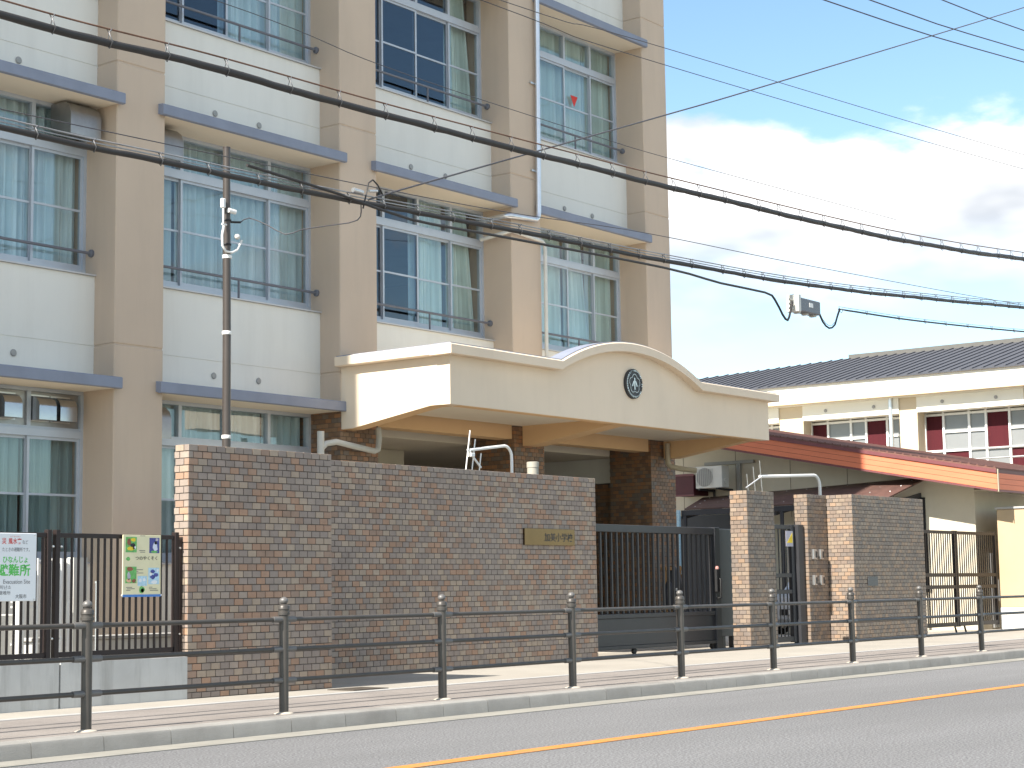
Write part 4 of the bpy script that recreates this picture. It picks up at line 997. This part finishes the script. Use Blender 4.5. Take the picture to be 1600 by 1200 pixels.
# roof slab
rf = MB(); y0r, y1r = 14.14, 26.8
rf.add([(XR + .03, y0r, zr(y0r) - .02), (47, y0r, zr(y0r) - .02), (47, y1r, zr(y1r) - .02), (XR + .03, y1r, zr(y1r) - .02),
        (XR + .03, y0r, zr(y0r) + .05), (47, y0r, zr(y0r) + .05), (47, y1r, zr(y1r) + .05), (XR + .03, y1r, zr(y1r) + .05)],
       [(0, 3, 2, 1), (4, 5, 6, 7), (0, 1, 5, 4), (2, 3, 7, 6), (0, 4, 7, 3), (1, 2, 6, 5)])
roof = rf.obj('roof', M['rooftile'], hs)
rib = MB().tube([(XR + .05, 0, 0), (46.9, 0, 0)], .022, 6).mesh('roof_course', M['rooftile'])
for j in range(70):
    yy = y0r + .05 + j * .18
    link('roof_course', rib, roof, (0, yy, zr(yy) + .055))
mb = MB()
mb.prism([(14.12, zr(14.12) + .02), (26.9, zr(26.9) + .02), (26.9, zr(26.9) - .05), (14.12, zr(14.12) - .05)], 'x', XR - .03, XR + .10); mb.obj('verge_trim', M['plum'], roof)
MB().prism([(14.13, zr(14.13) - .051), (26.9, zr(26.9) - .051), (26.9, zr(26.9) - .387), (14.13, zr(14.13) - .387)], 'x', XR + .0301, XR + .045).obj('fascia_backing', M['maroon'], hs)
for j in range(3):     # fascia boards
    a, b = .052 + j * .112, .052 + (j + 1) * .112 - .006
    MB().prism([(14.12, zr(14.12) - a), (26.9, zr(26.9) - a), (26.9, zr(26.9) - b), (14.12, zr(14.12) - b)], 'x', XR, XR + .03).obj('fascia_board', M['orange_red'], hs)
    MB().box(XR + .032, 47, 14.095, 14.108, zr(14.12) - b, zr(14.12) - a).obj('fascia_board', M['orange_red'], hs)
MB().prism([(14.12, zr(14.12) - .388), (26.9, zr(26.9) - .388), (26.9, zr(26.9) - .425), (14.12, zr(14.12) - .425)], 'x', XR - .012, XR + .04).obj('drip_trim', M['plum'], hs)
box('fascia_backing', M['maroon'], hs, XR + .046, 47, 14.109, 14.119, zr(14.12) - .387, zr(14.12) + .02)
MB().box(XR + .045, 47, 14.085, 14.13, zr(14.12) - .425, zr(14.12) - .388).obj('drip_trim', M['plum'], hs)
MB().box(XR - .02, XR + .02, 14.085, 14.104, zr(14.12) - .43, zr(14.12) + .03).obj('corner_trim', M['pvc_tan'], hs)
mb = MB(); mb.prism([(14.13, zr(14.13) - .42), (26.8, zr(26.8) - .42), (26.8, zr(26.8) - .39), (14.13, zr(14.13) - .39)], 'x', XR + .041, HX - .001); mb.obj('eave_soffit', M['housewall'], hs)
box('eave_soffit', M['housewall'], hs, HX + .001, 47, 14.14, HY, zr(14.5) - .42, zr(14.5) - .39)
box('window', M['dark'], hs, HX - .03, HX - .002, 16.1, 16.9, .9, 2.9)
box('gas_meter', M['silver'], hs, HX + .75, HX + .95, HY - .14, HY - .001, .7, 1.15)
for xx in (.60, .70, .82): MB().tube([(HX + xx, HY - .06, .15), (HX + xx, HY - .06, 1.7)], .03, 8).obj('riser_pipe', M['zinc'], hs, 50)

ac = thing('wall_outdoor_unit', (34.9, 21.03, 3.29), 'white outdoor air unit on brackets high on the cream house wall', 'outdoor unit')
MB().box(34.55, 34.86, 20.68, 21.38, 3.30, 3.80, .012).obj('casing', M['offwhite'], ac)
q = MB().lathe((34.548, 21.14, 3.55), [(.0, -.006), (.20, -.004), (.215, 0.0)], 24, 'x'); q.obj('fan_grille', M['vent'], ac, 40)
for j in range(9): MB().tube([(34.535, 20.94 + j * .05, 3.36), (34.535, 20.94 + j * .05, 3.74)], .006, 5).obj('grille_bar', M['offwhite'], ac)
for yy in (20.78, 21.25): MB().prism([(34.50, 3.295), (35.19, 3.295), (35.19, 3.05), (35.16, 3.05), (35.14, 3.24), (34.50, 3.265)], 'y', yy, yy + .04).obj('bracket', M['gate'], ac)
MB().box(35.14, 35.198, 20.2, 21.5, 3.86, 3.93).obj('pipe_duct', M['vent'], ac); MB().box(35.14, 35.198, 20.55, 20.65, 3.2, 3.859).obj('pipe_duct', M['vent'], ac)
MB().lathe((34.86 - .16, 20.66, 3.45), [(.07, -.0), (.07, .02)], 14, 'y').obj('valve_cover', M['offwhite'], ac, 40)
rb = thing('maroon_cabinet', (34.9, 21.8, 3.2), 'dark maroon sign cabinet on the house wall left of the air unit', 'cabinet')
MB().box(34.55, 35.198, 21.44, 22.05, 3.16, 3.63, .01).obj('case', M['maroon'], rb); MB().box(34.53, 34.549, 21.42, 22.07, 3.60, 3.65).obj('frame', M['plum'], rb); MB().box(34.53, 34.549, 21.42, 22.07, 3.14, 3.18).obj('frame', M['plum'], rb)

shd = thing('lean_to_shelter', (33.5, 19, G), 'dark lean-to shelter with riveted sheet roof against the cream house', 'shelter')
mb = MB()
mb.add([(33.2, 16.1, 2.76), (33.2, 20.85, 2.76), (35.19, 21.6, 3.10), (35.19, 16.0, 3.30), (33.2, 16.1, 2.79), (33.2, 20.85, 2.79), (35.19, 21.6, 3.13), (35.19, 16.0, 3.33)],
       [(0, 1, 2, 3), (7, 6, 5, 4), (0, 4, 5, 1), (1, 5, 6, 2), (2, 6, 7, 3), (3, 7, 4, 0)])
sr = mb.obj('roof_sheet', M['shed_rust'], shd)
rv = MB().lathe((0, 0, 0), [(.016, 0), (.012, .012), (0, .016)], 8).mesh('rivet', M['silver'])
for a in range(4):
    for j in range(11):
        u = .12 + a * .25; v = (j + .5) / 11
        p = Vector((33.2, 16.1 + 4.75 * v, 2.79)).lerp(Vector((35.19, 16.0 + 5.6 * v, 3.33 - .2 * v)), u); link('rivet', rv, sr, p + Vector((0, 0, .003)))
MB().box(33.17, 33.23, 16.05, 20.92, 2.64, 2.755, .004).obj('front_beam', M['shed'], shd)
for yy in (16.1, 18.4, 20.80): MB().box(33.17, 33.23, yy, yy + .07, G, 2.639, .004).obj('post', M['shed'], shd)
for yy in (16.1, 18.5, 20.8): MB().prism([(33.2, 2.66), (35.19, 3.0), (35.19, 2.90), (33.2, 2.56)], 'y', yy + .08, yy + .13).obj('rafter', M['shed'], shd)
box('back_screen', M['shed'], shd, 35.10, 35.14, 20.1, 22.3, .2, 2.72)
wp = thing('white_post', (33.0, 20.95, G), 'slim pale blue-white post at the corner of the dark shelter', 'post')
MB().box(33.10, 33.17, 20.93, 21.00, G, 2.76, .005).obj('shaft', M['lightblue'], wp)

# ================================================================== CAR AND STAND IN THE YARD
car = thing('parked_car', (33.0, 17.150, G), 'pale silver car parked in the yard, seen through the side gate bars', 'car')
def car_prism(poly, xa, xb, nm, m, sm=30): return MB().prism(poly, 'y', xa, xb).obj(nm, M[m], car, sm)
cx0 = 31.4
prof = [(0, .30), (.02, .55), (.10, .72), (.75, .84), (1.0, .88), (3.25, .92), (3.38, .85), (3.42, .35), (3.30, .22), (.12, .22)]
car_prism([(cx0 + a, G + b) for a, b in prof], 16.500, 17.950, 'body', 'carpaint')
cab = [(.72, .86), (1.25, 1.30), (1.45, 1.36), (2.7, 1.36), (3.05, 1.25), (3.30, .93)]
car_prism([(cx0 + a, G + b) for a, b in cab], 16.600, 17.850, 'cabin', 'carpaint')
car_prism([(cx0 + .735, G + .895), (cx0 + 1.225, G + 1.29), (cx0 + 1.215, G + 1.30), (cx0 + .715, G + .90)], 16.700, 17.750, 'windscreen', 'glass_blue')
for ya, yb in ((16.588, 16.599), (17.851, 17.862)):
    car_prism([(cx0 + 1.0, G + .95), (cx0 + 1.32, G + 1.26), (cx0 + 1.95, G + 1.28), (cx0 + 1.95, G + .95)], ya, yb, 'side_window', 'dark'); car_prism([(cx0 + 2.02, G + .95), (cx0 + 2.02, G + 1.28), (cx0 + 2.75, G + 1.26), (cx0 + 3.05, G + .98)], ya, yb, 'side_window', 'dark')
for xx in (.62, 2.78):
    for ya in (16.450, 17.810):
        wl = MB().lathe((cx0 + xx, ya, G + .28), [(.28, 0), (.29, .03), (.29, .15), (.28, .18)], 22, 'y').obj('wheel', M['tyre'], car, 40)
        MB().lathe((cx0 + xx, ya - .004, G + .28), [(.18, 0.003), (.17, .0), (.0, .002)], 18, 'y').obj('rim', M['silver'], wl, 40)
for ya in (16.570, 17.630): MB().box(cx0 - .005, cx0 + .10, ya, ya + .25, G + .56, G + .69, .02).obj('headlight', M['frost'], car)
box('grille', M['black'], car, cx0 - .012, cx0 + .02, 16.900, 17.550, G + .38, G + .50); box('number_plate', M['white'], car, cx0 - .02, cx0 - .013, 17.070, 17.370, G + .39, G + .49)
ws = thing('wooden_stand', (26.6, 17.0, G), 'tan wooden stand with dark bundles behind the sliding gate', 'stand')
for xx in (26.38, 26.62, 26.86): MB().box(xx - .03, xx + .03, 16.98, 17.04, G, 1.46, .004).obj('upright', M['wood'], ws)
MB().box(26.34, 26.90, 16.95, 17.06, 1.38, 1.44, .004).obj('rail', M['wood'], ws); MB().box(26.34, 26.90, 16.95, 17.06, .62, .68, .004).obj('rail', M['wood'], ws)
MB().tube([(26.40, 16.92, .30), (26.80, 16.90, 1.30)], .03, 8).obj('brace', M['wood'], ws, 50)
MB().lathe((26.62, 16.98, .72), [(.10, 0), (.16, .12), (.17, .4), (.12, .62), (.05, .72), (.0, .76)], 16).obj('bundle', M['gate'], ws, 50)
MB().lathe((26.42, 16.96, .72), [(.07, 0), (.09, .2), (.07, .42), (.0, .5)], 14).obj('bundle', M['shed'], ws, 50)
for xx in (26.52, 26.70): MB().box(xx - .03, xx + .03, 16.83, 16.86, 1.02, 1.07, .006).obj('tag', M['white'], ws)

# ================================================================== GYMNASIUM
gy = thing('gymnasium', (55, 25, G), 'white gymnasium with grey ribbed metal roof and red curtains beyond the house', 'gymnasium')
GX = 52.0; GY0, GY1 = 8.0, 44.0
box('fascia', M['gymwhite'], gy, GX, GX + .25, GY0, GY1, 7.12, 7.68)
box('fascia_lip', M['gymbeige'], gy, GX - .04, GX + .26, GY0, GY1, 7.03, 7.119)
box('eave_soffit', M['gymwhite'], gy, GX + .261, GX + 1.2, GY0, GY1, 7.0, 7.1)
sl = 0.2505; HY0, HY1, RX = 29.3, 46.8, GX + 6.3          # the hip runs from the ridge end down to the far eave corner
def gz(x): return 7.69 + (x - GX) * sl
rf = MB(); poly = [(GX - .10, GY0 - .2), (RX, GY0 - .2), (RX, HY0), (GX - .10, HY1)]
vs = [(x, y, gz(x) - .04) for x, y in poly] + [(x, y, gz(x)) for x, y in poly]
rf.add(vs, [(3, 2, 1, 0), (4, 5, 6, 7), (0, 1, 5, 4), (1, 2, 6, 5), (2, 3, 7, 6), (3, 0, 4, 7)])
groof = rf.obj('roof', M['gymroof'], gy)
yy = GY0; full = None
while yy < HY1 - 1.0:
    L_ = (RX - GX) if yy < HY0 else (RX - GX) * (HY1 - yy) / (HY1 - HY0)
    if yy < HY0 and full: me = full
    else: me = MB().prism([(-.10, -.10 * sl), (L_ - .06, (L_ - .06) * sl), (L_ - .06, (L_ - .06) * sl + .03), (-.10, -.10 * sl + .03)], 'y', -.03, .03).mesh('roof_rib', M['gymroof'])
    if yy < HY0: full = me
    link('roof_rib', me, groof, (GX, yy, 7.692)); yy += .36
box('ridge_cap', M['gymroof_trim'], gy, GX + 6.05, GX + 7.4, GY0 - .3, 29.3, 9.18, 9.36)
GW = GX + 1.0
box('wall', M['gymwhite'], gy, GW + .25, GW + .5, GY0, GY1, G, 7.0)
piers = ((28.21, 29.1), (24.14, 24.75), (20.0, 20.6), (16.0, 16.6), (32.3, 32.9))
for (a, b) in piers: box('pier', M['gymbeige'], gy, GX + .45, GW + .249, a, b, G, 6.999)
prev = None
edges = [(32.9, 37.0), (29.1, 32.3), (24.75, 28.21), (20.6, 24.14), (16.6, 20.0)]
for (a, b) in edges:
    be = box('beam', M['gymwhite'], gy, GX + .40, GW + .2, a + .005, b - .005, 6.50, 6.998)
    for fy in (a + (b - a) * .25, a + (b - a) * .75): MB().lathe((GX + .39, fy, 6.78), [(.055, 0.009), (.06, -.01), (.0, -.03)], 12, 'x').obj('vent_cap', M['vent'], be, 40)
    # window wall: frames, alternating red curtains and frosted panes
    q = MB(); ncol = 5; wv = [.70, .95, .62, .85, .80] if b - a > 3.3 else [.7, .9, .6, .8, .7]; tot = sum(wv); ys_ = [b]
    for wv_ in wv: ys_.append(ys_[-1] - wv_ / tot * (b - a))
    for y_ in ys_: q.box(GW - .02, GW + .12, y_ - .035, y_ + .035, 2.0, 6.499)
    for zz in (6.42, 5.26, 4.6, 3.6): q.box(GW - .015, GW + .11, a + .036, b - .036, zz - .035, zz + .035)
    for j in (1, 2, 4): q.box(GW - .015, GW + .11, ys_[j + 1] + .036, ys_[j] - .036, 5.825, 5.895)
    wf = q.obj('window', M['white'], gy)
    for j in range(5):
        for r_, (za, zb) in enumerate(((5.295, 6.385), (4.635, 5.225), (3.635, 4.565))):
            red = (j in (0, 3)) if r_ == 0 else (j in (1, 4) if r_ == 1 else j in (0, 2))
            MB().box(GW + .04, GW + .06, ys_[j + 1] + .035, ys_[j] - .035, za, zb).obj('curtain' if red else 'pane', M['redcurtain'] if red else M['frost'], wf)
            if red: pass
dp = MB().tube([(GX + .38, 25.02, 7.0), (GX + .38, 25.02, .2)], .07, 12); dp.obj('downpipe', M['zinc'], gy, 50)
for zz in (5.2, 4.9): MB().tube([(GX + .3, 16.6, zz), (GX + .3, 22.3, zz)], .03, 8).obj('balcony_rail', M['silver'], gy, 50)
